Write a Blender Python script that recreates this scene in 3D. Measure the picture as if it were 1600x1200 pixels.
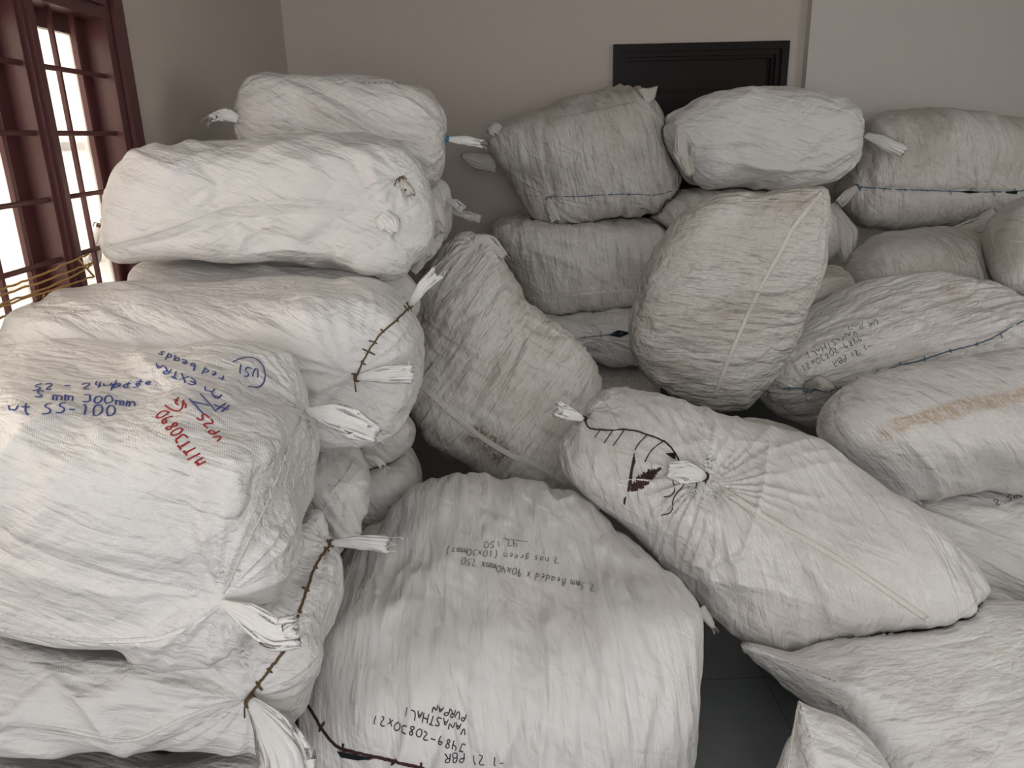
import bpy, math, random
import numpy as np
from mathutils import Vector, Matrix
from mathutils.bvhtree import BVHTree

random.seed(7)
for o in list(bpy.data.objects):
    bpy.data.objects.remove(o)
scn = bpy.context.scene
COL = scn.collection

# ------------------------------------------------------------------ camera
F = 1200.0
CAM = np.array([0.0, 0.0, 1.6])
_d = np.array([96, 3692, 1200.0]); _d /= np.linalg.norm(_d)
_f = np.array([-50, -(-50 * 96 + 1200 * 1200) / 3692, 1200.0]); _f /= np.linalg.norm(_f)
RW = np.array([np.cross(_d, _f), _f, -_d])          # camera (x right, y down, z forward) -> world
cam_data = bpy.data.cameras.new('camera')
cam_data.sensor_width = 36.0
cam_data.lens = F / 1600 * 36.0
cam_data.clip_start = 0.02
cam = bpy.data.objects.new('camera', cam_data)
COL.objects.link(cam)
m = Matrix(((RW[0, 0], -RW[0, 1], -RW[0, 2], CAM[0]),
            (RW[1, 0], -RW[1, 1], -RW[1, 2], CAM[1]),
            (RW[2, 0], -RW[2, 1], -RW[2, 2], CAM[2]),
            (0, 0, 0, 1)))
cam.matrix_world = m
scn.camera = cam

# ------------------------------------------------------------------ world, light, exposure
WALL_X, WALL_Y, RIGHT_X, REAR_Y, CEIL = -1.18, 5.2, 4.6, -2.6, 3.0
w = bpy.data.worlds.new('sky'); scn.world = w; w.use_nodes = True
bg = w.node_tree.nodes['Background']
bg.inputs[0].default_value = (1.0, 0.96, 0.90, 1); bg.inputs[1].default_value = 1.6
scn.view_settings.view_transform = 'Standard'
scn.view_settings.look = 'None'
scn.view_settings.exposure = -0.14
scn.view_settings.gamma = 1.0
scn.view_settings.use_curve_mapping = False


def area_lamp(name, loc, target, sx, sy, power, color):
    l = bpy.data.lights.new(name, 'AREA')
    l.shape = 'RECTANGLE'; l.size = sx; l.size_y = sy; l.energy = power; l.color = color
    o = bpy.data.objects.new(name, l); COL.objects.link(o)
    o.location = loc
    o.rotation_euler = (Vector(target) - Vector(loc)).to_track_quat('-Z', 'Y').to_euler()
    return o


# daylight through the wide opening in the rear wall and through the side window
area_lamp('daylight_rear_opening', (0.1, REAR_Y - 0.1, 1.75), (0.6, 4.0, 0.9), 2.3, 2.0, 68, (0.94, 0.96, 1.0))
area_lamp('daylight_side_window', (WALL_X - 0.55, 1.75, 1.75), (0.6, 1.9, 0.9), 2.3, 1.3, 30, (1.0, 0.90, 0.80))
area_lamp('daylight_near_window', (WALL_X - 0.35, -1.2, 1.9), (1.2, 0.9, 0.4), 1.4, 1.4, 26, (0.92, 0.96, 1.0))


area_lamp('daylight_right_opening', (RIGHT_X + 0.1, 1.0, 1.7), (0.0, 2.2, 1.2), 2.4, 1.8, 16, (1.0, 0.98, 0.96))


# ------------------------------------------------------------------ small maths
def ray(x, y):
    return RW @ np.array([x - 800.0, y - 600.0, F])


def at_Y(x, y, Y):
    q = ray(x, y); return CAM + q * (Y - CAM[1]) / q[1]


def at_X(x, y, X):
    q = ray(x, y); return CAM + q * (X - CAM[0]) / q[0]


def to_px(P):
    c = (P - CAM) @ RW
    return np.stack([c[:, 0] / c[:, 2] * F + 800, c[:, 1] / c[:, 2] * F + 600], 1), c[:, 2]


def from_px(px, z):
    c = np.stack([(px[:, 0] - 800) / F * z, (px[:, 1] - 600) / F * z, z], 1)
    return CAM + c @ RW.T


_rng = np.random.RandomState(11)
PERM = _rng.permutation(512).astype(np.int64)
PERM = np.concatenate([PERM, PERM])
GR = _rng.normal(size=(512, 3)); GR /= np.linalg.norm(GR, axis=1)[:, None]


def noise(P, seed=0):
    P = P + seed * 17.31
    i = np.floor(P).astype(np.int64); f = P - i
    u = f * f * f * (f * (f * 6 - 15) + 10)
    i &= 255
    out = 0
    for dx in (0, 1):
        wx = u[:, 0] if dx else 1 - u[:, 0]
        for dy in (0, 1):
            wy = u[:, 1] if dy else 1 - u[:, 1]
            for dz in (0, 1):
                wz = u[:, 2] if dz else 1 - u[:, 2]
                h = PERM[(PERM[(PERM[(i[:, 0] + dx) & 511] + i[:, 1] + dy) & 511] + i[:, 2] + dz) & 511]
                g = GR[h]
                out = out + wx * wy * wz * (g[:, 0] * (f[:, 0] - dx) + g[:, 1] * (f[:, 1] - dy) + g[:, 2] * (f[:, 2] - dz))
    return out


def sstep(a, b, x):
    t = np.clip((x - a) / (b - a), 0, 1)
    return t * t * (3 - 2 * t)


def norm(v):
    v = np.asarray(v, float); return v / np.linalg.norm(v)


# ------------------------------------------------------------------ materials
def new_mat(name):
    mt = bpy.data.materials.new(name); mt.use_nodes = True
    nt = mt.node_tree
    return mt, nt, nt.nodes['Principled BSDF']


def ramp(nt, a, b, ca=(0, 0, 0, 1), cb=(1, 1, 1, 1)):
    r = nt.nodes.new('ShaderNodeValToRGB')
    r.color_ramp.elements[0].position = a; r.color_ramp.elements[0].color = ca
    r.color_ramp.elements[1].position = b; r.color_ramp.elements[1].color = cb
    return r


def mixc(nt, fac, a, b, blend='MIX'):
    n = nt.nodes.new('ShaderNodeMix'); n.data_type = 'RGBA'; n.blend_type = blend
    for sock, v in ((n.inputs[0], fac), (n.inputs[6], a), (n.inputs[7], b)):
        if hasattr(v, 'is_linked') or hasattr(v, 'links'):
            nt.links.new(v, sock)
        else:
            sock.default_value = v
    return n.outputs[2]


def mathn(nt, op, a, b=None):
    n = nt.nodes.new('ShaderNodeMath'); n.operation = op
    for sock, v in zip(n.inputs, (a, b)):
        if v is None: continue
        if isinstance(v, (int, float)): sock.default_value = v
        else: nt.links.new(v, sock)
    return n.outputs[0]


def noise_tex(nt, vec, scale, detail=4, rough=0.55, dist=0.0, mapscale=None):
    if mapscale:
        mp = nt.nodes.new('ShaderNodeMapping'); mp.inputs['Scale'].default_value = mapscale
        nt.links.new(vec, mp.inputs[0]); vec = mp.outputs[0]
    n = nt.nodes.new('ShaderNodeTexNoise')
    nt.links.new(vec, n.inputs['Vector'])
    n.inputs['Scale'].default_value = scale; n.inputs['Detail'].default_value = detail
    n.inputs['Roughness'].default_value = rough; n.inputs['Distortion'].default_value = dist
    return n.outputs[0]


def fabric(name, base, dirt, dirt_amt, crinkle=1.0, rough=0.42, weave=0.0):
    mt, nt, b = new_mat(name)
    at = nt.nodes.new('ShaderNodeAttribute'); at.attribute_name = 'fold'
    v = at.outputs['Vector']
    st = nt.nodes.new('ShaderNodeAttribute'); st.attribute_name = 'stain'
    big = noise_tex(nt, v, 3.0, 5, 0.6)
    r1 = ramp(nt, 0.45, 0.72); nt.links.new(big, r1.inputs[0])
    fine = noise_tex(nt, v, 38, 4, 0.7, 0.4)
    r2 = ramp(nt, 0.40, 0.75); nt.links.new(fine, r2.inputs[0])
    d1 = mathn(nt, 'MULTIPLY', r1.outputs[0], dirt_amt)
    d2 = mathn(nt, 'MULTIPLY', r2.outputs[0], dirt_amt * 0.55)
    col = mixc(nt, mathn(nt, 'ADD', d1, d2), base, dirt)
    # stains with a shape of their own, broken up by fine noise along the threads
    sn = noise_tex(nt, v, 60, 3, 0.75, 1.0, (0.5, 1.0, 1.0))
    r3 = ramp(nt, 0.42, 0.58); nt.links.new(sn, r3.inputs[0])
    sf = mathn(nt, 'MULTIPLY', st.outputs['Alpha'], mathn(nt, 'ADD', mathn(nt, 'MULTIPLY', r3.outputs[0], 0.8), 0.2))
    col = mixc(nt, sf, col, st.outputs['Color'])
    nt.links.new(col, b.inputs['Base Color'])
    b.inputs['Roughness'].default_value = rough
    b.inputs['Specular IOR Level'].default_value = 0.55
    # creases
    c1 = noise_tex(nt, v, 15, 3, 0.5, 0.25, (0.22, 1.0, 0.7))
    a1 = mathn(nt, 'ABSOLUTE', mathn(nt, 'SUBTRACT', c1, 0.5))
    c2 = noise_tex(nt, v, 40, 3, 0.55, 0.2, (0.16, 1.0, 0.7))
    a2 = mathn(nt, 'ABSOLUTE', mathn(nt, 'SUBTRACT', c2, 0.5))
    c3 = noise_tex(nt, v, 120, 2, 0.5, 0.2)
    h = mathn(nt, 'ADD', mathn(nt, 'MULTIPLY', a1, 1.0), mathn(nt, 'MULTIPLY', a2, 0.40))
    mp = nt.nodes.new('ShaderNodeMapping'); mp.inputs['Rotation'].default_value = (0, 0, 0.9); nt.links.new(v, mp.inputs[0])
    c4 = noise_tex(nt, mp.outputs[0], 22, 2, 0.5, 0.3, (0.25, 1.0, 0.8))
    h = mathn(nt, 'ADD', h, mathn(nt, 'MULTIPLY', mathn(nt, 'ABSOLUTE', mathn(nt, 'SUBTRACT', c4, 0.5)), 0.45))
    h = mathn(nt, 'ADD', h, mathn(nt, 'MULTIPLY', c3, 0.05))
    if weave:
        sp = nt.nodes.new('ShaderNodeSeparateXYZ'); nt.links.new(v, sp.inputs[0])
        s1 = mathn(nt, 'SINE', mathn(nt, 'MULTIPLY', sp.outputs[0], 1900.0))
        s2 = mathn(nt, 'SINE', mathn(nt, 'MULTIPLY', sp.outputs[1], 1900.0))
        h = mathn(nt, 'ADD', h, mathn(nt, 'MULTIPLY', mathn(nt, 'MULTIPLY', s1, s2), weave))
    bp = nt.nodes.new('ShaderNodeBump'); bp.inputs['Strength'].default_value = 0.9
    bp.inputs['Distance'].default_value = 0.030 * crinkle
    nt.links.new(h, bp.inputs['Height']); nt.links.new(bp.outputs[0], b.inputs['Normal'])
    return mt


FAB_CLEAN = fabric('woven_plastic_clean', (0.785, 0.770, 0.758, 1), (0.67, 0.62, 0.57, 1), 0.25, 1.0, 0.31, 0.010)
FAB = fabric('woven_plastic', (0.735, 0.715, 0.70, 1), (0.55, 0.50, 0.44, 1), 0.42, 1.1, 0.37)
FAB_DIRTY = fabric('woven_plastic_dusty', (0.655, 0.63, 0.60, 1), (0.43, 0.375, 0.31, 1), 0.62, 1.35, 0.5)


def plain(name, c, rough=0.6, spec=0.4, bump=0, bscale=60, vary=0.0):
    mt, nt, b = new_mat(name)
    b.inputs['Roughness'].default_value = rough
    b.inputs['Specular IOR Level'].default_value = spec
    tc = nt.nodes.new('ShaderNodeTexCoord')
    n = noise_tex(nt, tc.outputs['Object'], bscale, 4, 0.6)
    dark = tuple(x * (1 - vary) for x in c) + (1,)
    nt.links.new(mixc(nt, n, tuple(c) + (1,), dark), b.inputs['Base Color'])
    if bump:
        bp = nt.nodes.new('ShaderNodeBump'); bp.inputs['Strength'].default_value = 0.5
        bp.inputs['Distance'].default_value = bump
        nt.links.new(n, bp.inputs['Height']); nt.links.new(bp.outputs[0], b.inputs['Normal'])
    return mt


M_WALL = plain('painted_plaster', (0.60, 0.53, 0.475), 0.7, 0.3, 0.0015, 25, 0.06)
M_WALLB = plain('painted_plaster_pale', (0.64, 0.605, 0.565), 0.7, 0.3, 0.0015, 25, 0.05)
M_CEIL = plain('ceiling_paint', (0.75, 0.74, 0.72), 0.8, 0.2)
M_FLOOR = plain('dark_grey_stone_floor', (0.12, 0.13, 0.135), 0.36, 0.45, 0.0006, 9, 0.35)
_nt = M_FLOOR.node_tree; _b = _nt.nodes['Principled BSDF']      # 60 cm tiles with thin joints
_tc = _nt.nodes.new('ShaderNodeTexCoord'); _sp = _nt.nodes.new('ShaderNodeSeparateXYZ'); _nt.links.new(_tc.outputs['Object'], _sp.inputs[0])
_j = None
for _ax, _off in ((0, 0.21), (1, 0.13)):
    _q = mathn(_nt, 'ABSOLUTE', mathn(_nt, 'SUBTRACT', mathn(_nt, 'FRACT', mathn(_nt, 'DIVIDE', mathn(_nt, 'SUBTRACT', _sp.outputs[_ax], _off - 0.3), 0.6)), 0.5))
    _q = mathn(_nt, 'LESS_THAN', _q, 0.0022)
    _j = _q if _j is None else mathn(_nt, 'MAXIMUM', _j, _q)
_old = _b.inputs['Base Color'].links[0].from_socket
_nt.links.new(mixc(_nt, _j, _old, (0.035, 0.037, 0.038, 1)), _b.inputs['Base Color'])
M_WOOD = plain('maroon_painted_wood', (0.105, 0.030, 0.030), 0.38, 0.5, 0.0006, 18, 0.35)
M_DOOR = plain('dark_brown_door_wood', (0.010, 0.006, 0.005), 0.42, 0.22, 0.0005, 14, 0.4)
M_BAR = plain('maroon_painted_iron', (0.11, 0.030, 0.030), 0.4, 0.5, 0.0, 30, 0.2)
M_SASH = plain('teal_grey_sash', (0.22, 0.30, 0.30), 0.5, 0.4)
M_EAR = plain('gathered_woven_plastic', (0.80, 0.79, 0.77), 0.42, 0.45, 0.006, 55, 0.10)
M_EAR_OLD = plain('gathered_woven_plastic_aged', (0.66, 0.63, 0.58), 0.5, 0.4, 0.006, 55, 0.25)
M_SEAM = plain('cream_seam_tape', (0.78, 0.745, 0.68), 0.5, 0.35, 0.003, 120, 0.2)
M_BROWNCORD = plain('brown_twine', (0.16, 0.105, 0.055), 0.8, 0.2, 0.001, 300, 0.4)
M_DARKCORD = plain('maroon_twine', (0.060, 0.022, 0.022), 0.7, 0.3, 0.001, 300, 0.4)
M_BLUECORD = plain('blue_twine', (0.10, 0.19, 0.27), 0.6, 0.3, 0.001, 300, 0.3)
M_BLUETIE = plain('bright_blue_tie', (0.04, 0.22, 0.46), 0.5, 0.4)
M_WHITECORD = plain('white_stitching', (0.72, 0.70, 0.66), 0.6, 0.3, 0.001, 300, 0.2)
M_COIR = plain('coir_rope', (0.50, 0.30, 0.11), 0.85, 0.2, 0.001, 300, 0.4)
M_INKBLUE = plain('blue_marker', (0.045, 0.08, 0.32), 0.5, 0.3, 0, 200, 0.3)
M_INKRED = plain('red_marker', (0.42, 0.03, 0.03), 0.5, 0.3, 0, 200, 0.3)
M_INKBLACK = plain('black_marker', (0.035, 0.04, 0.055), 0.5, 0.3, 0, 200, 0.3)
M_PENCIL = plain('thin_grey_ink', (0.16, 0.155, 0.15), 0.5, 0.3, 0, 200, 0.2)
M_MARK = plain('brown_brush_mark', (0.075, 0.035, 0.028), 0.6, 0.3, 0.001, 260, 0.5)
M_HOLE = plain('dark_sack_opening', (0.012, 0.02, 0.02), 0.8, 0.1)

M_GLASS, _nt, _b = new_mat('frosted_window_glass')
_nt.nodes.remove(_b)
_tr = _nt.nodes.new('ShaderNodeBsdfTransparent'); _tr.inputs[0].default_value = (0.92, 0.90, 0.87, 1)
_tl = _nt.nodes.new('ShaderNodeBsdfTranslucent'); _tl.inputs[0].default_value = (0.95, 0.92, 0.88, 1)
_mx = _nt.nodes.new('ShaderNodeMixShader'); _mx.inputs[0].default_value = 0.35
_nt.links.new(_tr.outputs[0], _mx.inputs[1]); _nt.links.new(_tl.outputs[0], _mx.inputs[2])
_nt.links.new(_mx.outputs[0], _nt.nodes['Material Output'].inputs[0])


# ------------------------------------------------------------------ mesh helpers
class MB:
    def __init__(s): s.v = []; s.f = []

    def add(s, vs, fs):
        n = len(s.v); s.v += [tuple(map(float, v)) for v in vs]; s.f += [tuple(i + n for i in f) for f in fs]

    def box(s, a, b):
        x0, y0, z0 = a; x1, y1, z1 = b
        s.add([(x0, y0, z0), (x1, y0, z0), (x1, y1, z0), (x0, y1, z0), (x0, y0, z1), (x1, y0, z1), (x1, y1, z1), (x0, y1, z1)],
              [(0, 3, 2, 1), (4, 5, 6, 7), (0, 1, 5, 4), (1, 2, 6, 5), (2, 3, 7, 6), (3, 0, 4, 7)])

    def tube(s, pts, rad, n=6, side=None, flat=1.0):
        """round (or flattened) tube along pts; side = list of width directions when flattened"""
        pts = [np.asarray(p, float) for p in pts]
        if len(pts) < 2: return
        if not hasattr(rad, '__len__'): rad = [rad] * len(pts)
        vs = []; fs = []
        prev = None
        for i, p in enumerate(pts):
            t = pts[min(i + 1, len(pts) - 1)] - pts[max(i - 1, 0)]
            L = np.linalg.norm(t); t = t / L if L > 1e-9 else np.array([0, 0, 1.0])
            if side is not None:
                u = np.asarray(side[i], float); u = u - t * u.dot(t)
            else:
                u = prev if prev is not None else np.cross(t, (0.3, 0.2, 1))
                u = u - t * u.dot(t)
            if np.linalg.norm(u) < 1e-6: u = np.cross(t, (1, 0.1, 0))
            u = norm(u); prev = u
            wv = np.cross(t, u)
            for k in range(n):
                a = 2 * math.pi * k / n
                vs.append(p + rad[i] * (math.cos(a) * u + flat * math.sin(a) * wv))
        m_ = len(pts)
        for i in range(m_ - 1):
            for k in range(n):
                fs.append((i * n + k, i * n + (k + 1) % n, (i + 1) * n + (k + 1) % n, (i + 1) * n + k))
        fs.append(tuple(reversed(range(n)))); fs.append(tuple((m_ - 1) * n + k for k in range(n)))
        s.add(vs, fs)

    def build(s, name, mat, parent=None, smooth=False):
        me = bpy.data.meshes.new(name)
        base = np.array([0, 0, 0.0])
        q = parent
        while q is not None: base = base + np.array(q.location); q = q.parent
        me.from_pydata([tuple(np.array(v) - base) for v in s.v], [], s.f)
        me.materials.append(mat)
        if smooth: me.polygons.foreach_set('use_smooth', [True] * len(me.polygons))
        me.update()
        o = bpy.data.objects.new(name, me); COL.objects.link(o)
        if parent is not None: o.parent = parent
        return o


def tag(o, label=None, cat=None, group=None, kind=None):
    if label: o['label'] = label
    if cat: o['category'] = cat
    if group: o['group'] = group
    if kind: o['kind'] = kind
    return o


def struct(name, mb, mat, parent=None):
    o = mb.build(name, mat, parent)
    if parent is None: o['kind'] = 'structure'
    return o


# ------------------------------------------------------------------ the room
T = 0.2
b = MB(); b.box((WALL_X - T, REAR_Y - T, -0.1), (RIGHT_X + T, WALL_Y + T, 0)); FLOOR = struct('floor', b, M_FLOOR)
b = MB(); b.box((WALL_X - T, REAR_Y - T, CEIL), (RIGHT_X + T, WALL_Y + T, CEIL + 0.1)); struct('ceiling', b, M_CEIL)

# back wall with the doorway cut out, and the shallow pilaster to its right
dl, dt = at_Y(958, 68, WALL_Y), at_Y(1232, 66, WALL_Y)
DX0, DX1, DZ = dl[0], dt[0], 0.5 * (dl[2] + dt[2])
b = MB()
b.box((WALL_X - T, WALL_Y, 0), (DX0, WALL_Y + T, CEIL))
b.box((DX1, WALL_Y, 0), (RIGHT_X + T, WALL_Y + T, CEIL))
b.box((DX0, WALL_Y, DZ), (DX1, WALL_Y + T, CEIL))
struct('wall_back', b, M_WALL)
px0 = at_Y(1268, 20, WALL_Y - 0.07)[0]; px1 = at_Y(1350, 20, WALL_Y - 0.07)[0]
b = MB(); b.box((px0, WALL_Y - 0.07, 0), (px1, WALL_Y, CEIL)); struct('trim_1', b, M_WALLB)
b = MB(); b.box((px1, WALL_Y - 0.025, 0), (RIGHT_X, WALL_Y, CEIL)); struct('trim_2', b, M_WALLB)

# door: frame with stepped moulding, leaf with rails, stiles and a sunk panel
e = MB()
fr = 0.075


def frame_ring(mb, x0, x1, ztop, wd, y0, y1):
    mb.box((x0, y0, 0), (x0 + wd, y1, ztop)); mb.box((x1 - wd, y0, 0), (x1, y1, ztop)); mb.box((x0 + wd, y0, ztop - wd), (x1 - wd, y1, ztop))


frame_ring(e, DX0, DX1, DZ, 0.045, WALL_Y - 0.03, WALL_Y + 0.1)
frame_ring(e, DX0 + 0.045, DX1 - 0.045, DZ - 0.045, 0.03, WALL_Y - 0.01, WALL_Y + 0.1)
frame_ring(e, DX0 + 0.075, DX1 - 0.075, DZ - 0.075, 0.02, WALL_Y + 0.015, WALL_Y + 0.1)
door = struct('door_1', e, M_DOOR)
lf = MB()
lx0, lx1, lz = DX0 + 0.095, DX1 - 0.095, DZ - 0.095
sw = 0.15
lf.box((lx0, WALL_Y + 0.045, 0.01), (lx0 + sw, WALL_Y + 0.085, lz)); lf.box((lx1 - sw, WALL_Y + 0.045, 0.01), (lx1, WALL_Y + 0.085, lz))
lf.box((lx0 + sw, WALL_Y + 0.045, lz - 0.16), (lx1 - sw, WALL_Y + 0.085, lz)); lf.box((lx0 + sw, WALL_Y + 0.045, 0.01), (lx1 - sw, WALL_Y + 0.085, 0.22))
lf.box((lx0 + sw, WALL_Y + 0.045, 0.95), (lx1 - sw, WALL_Y + 0.085, 1.1))
lf.box((lx0 + sw, WALL_Y + 0.065, 0.22), (lx1 - sw, WALL_Y + 0.08, lz - 0.16))
for z0, z1 in ((0.22, 0.95), (1.1, lz - 0.16)):
    for q, yy in ((0.0, 0.038), (0.014, 0.052)):
        x0, x1 = lx0 + sw + q, lx1 - sw - q
        lf.box((x0, WALL_Y + yy, z0 + q), (x0 + 0.014, WALL_Y + 0.07, z1 - q)); lf.box((x1 - 0.014, WALL_Y + yy, z0 + q), (x1, WALL_Y + 0.07, z1 - q))
        lf.box((x0, WALL_Y + yy, z1 - q - 0.014), (x1, WALL_Y + 0.07, z1 - q)); lf.box((x0, WALL_Y + yy, z0 + q), (x1, WALL_Y + 0.07, z0 + q + 0.014))
    lf.box((lx0 + sw + 0.09, WALL_Y + 0.055, z0 + 0.09), (lx1 - sw - 0.09, WALL_Y + 0.068, z1 - 0.09))
struct('door_leaf', lf, M_DOOR, door)

# right wall, rear wall with its wide opening
b = MB(); b.box((RIGHT_X, REAR_Y - T, 0), (RIGHT_X + T, -0.25, CEIL)); b.box((RIGHT_X, 2.25, 0), (RIGHT_X + T, WALL_Y + T, CEIL))
b.box((RIGHT_X, -0.25, 0), (RIGHT_X + T, 2.25, 0.75)); b.box((RIGHT_X, -0.25, 2.65), (RIGHT_X + T, 2.25, CEIL)); struct('wall_right', b, M_WALLB)
b = MB()
b.box((WALL_X - T, REAR_Y - T, 0), (-1.1, REAR_Y, CEIL)); b.box((1.3, REAR_Y - T, 0), (RIGHT_X + T, REAR_Y, CEIL))
b.box((-1.1, REAR_Y - T, 2.75), (1.3, REAR_Y, CEIL)); b.box((-1.1, REAR_Y - T, 0), (1.3, REAR_Y, 0.7))
struct('wall_rear', b, M_WALLB)

# left wall with the barred window
WY1 = 2.825                     # far edge of the window casing
WY0 = 0.55
WZ1 = 2.09; WZ0 = 0.85
NY0, NY1, NZ0, NZ1 = -1.9, -0.5, 1.2, 2.6          # second window, behind the camera
b = MB()
b.box((WALL_X - T, WY1, 0), (WALL_X, WALL_Y + T, CEIL))
b.box((WALL_X - T, NY1, 0), (WALL_X, WY0, CEIL))
b.box((WALL_X - T, REAR_Y - T, 0), (WALL_X, NY0, CEIL))
b.box((WALL_X - T, WY0, WZ1), (WALL_X, WY1, CEIL)); b.box((WALL_X - T, WY0, 0), (WALL_X, WY1, WZ0))
b.box((WALL_X - T, NY0, NZ1), (WALL_X, NY1, CEIL)); b.box((WALL_X - T, NY0, 0), (WALL_X, NY1, NZ0))
struct('wall_left', b, M_WALL)

X0 = WALL_X
IN = WY1 - 0.122                                    # inner edge of the casing
win = MB()
for y0, y1, dx in ((IN, IN + 0.045, 0.012), (IN + 0.045, IN + 0.055, 0.004), (IN + 0.055, WY1, 0.026), (WY0, WY0 + 0.1, 0.026)):
    win.box((X0 - 0.10, y0, WZ0), (X0 + dx, y1, WZ1))
for z0, z1, dx in ((WZ1 - 0.115, WZ1 - 0.075, 0.012), (WZ1 - 0.075, WZ1, 0.026), (WZ0, WZ0 + 0.06, 0.03)):
    win.box((X0 - 0.10, WY0 + 0.1, z0), (X0 + dx, IN, z1))
TOP = WZ1 - 0.115
bays = [(IN - 0.39, IN), (IN - 0.875, IN - 0.485), (WY0 + 0.1, IN - 0.97)]
for a_, b_ in ((IN - 0.485, IN - 0.39), (IN - 0.97, IN - 0.875)):
    win.box((X0 - 0.10, a_, WZ0), (X0 - 0.002, b_, TOP))
    win.box((X0 - 0.05, a_ + 0.018, WZ0), (X0 + 0.008, b_ - 0.018, TOP))
    win.box((X0 - 0.04, a_ + 0.034, WZ0), (X0 + 0.016, b_ - 0.034, TOP))
window = win.build('window_1', M_WOOD); window['kind'] = 'structure'
for y0, y1 in bays:
    s_ = MB()                                       # sash of the shutter behind the bars
    sx0, sx1 = X0 - 0.085, X0 - 0.062
    s_.box((sx0, y1 - 0.052, WZ0), (sx1, y1, TOP)); s_.box((sx0, y0, WZ0), (sx1, y0 + 0.03, TOP))
    s_.box((sx0, y0 + 0.03, TOP - 0.05), (sx1, y1 - 0.052, TOP)); s_.box((sx0, y0 + 0.03, WZ0), (sx1, y1 - 0.052, WZ0 + 0.1))
    s_.box((sx0, y1 - 0.064, WZ0 + 0.1), (sx1 - 0.008, y1 - 0.052, TOP - 0.05))
    sash = s_.build('window_sash', M_WOOD, window)
    g = MB(); g.box((sx0 + 0.006, y0 + 0.03, WZ0 + 0.1), (sx0 + 0.011, y1 - 0.052, TOP - 0.05)); g.build('pane', M_GLASS, sash)
    t_ = MB()                                       # outer sliding frame seen through the frosted glass
    t_.box((sx0 - 0.05, y0 + 0.15, WZ0), (sx0 - 0.035, y0 + 0.185, TOP))
    for zz in (1.60, 1.235): t_.box((sx0 - 0.05, y0, zz - 0.016), (sx0 - 0.035, y1, zz + 0.012))
    t_.build('outer_frame', M_SASH, window)
    nb_ = 2 if y1 - y0 < 0.5 else 4
    for k in range(1, nb_ + 1):                     # upright square bars
        yb = y0 + (y1 - y0) * k / (nb_ + 1.0)
        v_ = MB(); v_.box((X0 - 0.036, yb - 0.006, WZ0 + 0.04), (X0 - 0.024, yb + 0.006, TOP)); v_.build('upright_bar', M_BAR, window)
    for zz in (1.81, 1.635, 1.46, 1.296, 1.13, 0.97):
        h_ = MB(); h_.tube([(X0 - 0.016, y0 + 0.002, zz), (X0 - 0.016, y1 - 0.002, zz)], 0.0075, 8); h_.build('cross_bar', M_BAR, window, True)

# near window (behind the camera): frame and bars
nw = MB()
for a_, b_ in (((NY0, NZ0), (NY0 + 0.07, NZ1)), ((NY1 - 0.07, NZ0), (NY1, NZ1)), ((NY0, NZ1 - 0.07), (NY1, NZ1)), ((NY0, NZ0), (NY1, NZ0 + 0.07)), ((-1.235, NZ0), (-1.165, NZ1))):
    nw.box((X0 - 0.12, a_[0], a_[1]), (X0 + 0.01, b_[0], b_[1]))
struct('window_2', nw, M_WOOD)

# ------------------------------------------------------------------ sacks
ROOT = {}


def cube_sphere(n):
    """quads on the six faces of a cube, shared verts; returns verts in [-1,1]^3 and faces"""
    idx = {}; vs = []; fs = []
    t = np.tan(np.linspace(-1, 1, n + 1) * math.pi / 4 * 0.86) / math.tan(math.pi / 4 * 0.86)

    def vid(p):
        k = (round(p[0], 5), round(p[1], 5), round(p[2], 5))
        if k not in idx: idx[k] = len(vs); vs.append(p)
        return idx[k]
    for ax in range(3):
        for sg in (-1, 1):
            grid = [[None] * (n + 1) for _ in range(n + 1)]
            for i in range(n + 1):
                for j in range(n + 1):
                    p = [0, 0, 0]; p[ax] = float(sg); p[(ax + 1) % 3] = t[i]; p[(ax + 2) % 3] = t[j]
                    grid[i][j] = vid(p)
            for i in range(n):
                for j in range(n):
                    q = (grid[i][j], grid[i + 1][j], grid[i + 1][j + 1], grid[i][j + 1])
                    fs.append(q if sg > 0 else q[::-1])
    return np.array(vs), np.array(fs)


CS = {}


def chaikin(P, it=2):
    P = np.asarray(P, float)
    for _ in range(it):
        Q = np.roll(P, -1, 0)
        P = np.stack([P * 0.78 + Q * 0.22, P * 0.22 + Q * 0.78], 1).reshape(-1, 2)
    return P


def poly_area_centroid(P):
    x, y = P[:, 0], P[:, 1]; x1, y1 = np.roll(x, -1), np.roll(y, -1)
    cr = x * y1 - x1 * y; A = cr.sum() / 2
    return abs(A), np.array([((x + x1) * cr).sum() / (6 * A), ((y + y1) * cr).sum() / (6 * A)])


def radial(P, c, nb=720):
    """distance from c to polygon P for nb angles"""
    out = np.zeros(nb)
    A = P - c; B = np.roll(P, -1, 0) - c
    for k in range(nb):
        th = 2 * math.pi * k / nb
        d = np.array([math.cos(th), math.sin(th)])
        n = np.array([-d[1], d[0]])
        a = A @ n; b = B @ n
        hit = (a * b <= 0) & (np.abs(a - b) > 1e-9)
        if hit.any():
            t = a[hit] / (a[hit] - b[hit]); q = A[hit] + (B[hit] - A[hit]) * t[:, None]
            out[k] = max(0, (q @ d).max())
    return out


def circ_smooth(r, wdt):
    k = np.hanning(2 * wdt + 3); k /= k.sum()
    rr = np.concatenate([r[-wdt - 2:], r, r[:wdt + 2]])
    return np.convolve(rr, k, 'same')[wdt + 2:-wdt - 2]


def vert_normals(V, Fc):
    n = np.zeros_like(V)
    fn = np.cross(V[Fc[:, 2]] - V[Fc[:, 0]], V[Fc[:, 3]] - V[Fc[:, 1]])
    for k in range(4):
        for a in range(3): n[:, a] += np.bincount(Fc[:, k], fn[:, a], len(V))
    return n / (np.linalg.norm(n, axis=1)[:, None] + 1e-12)


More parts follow.
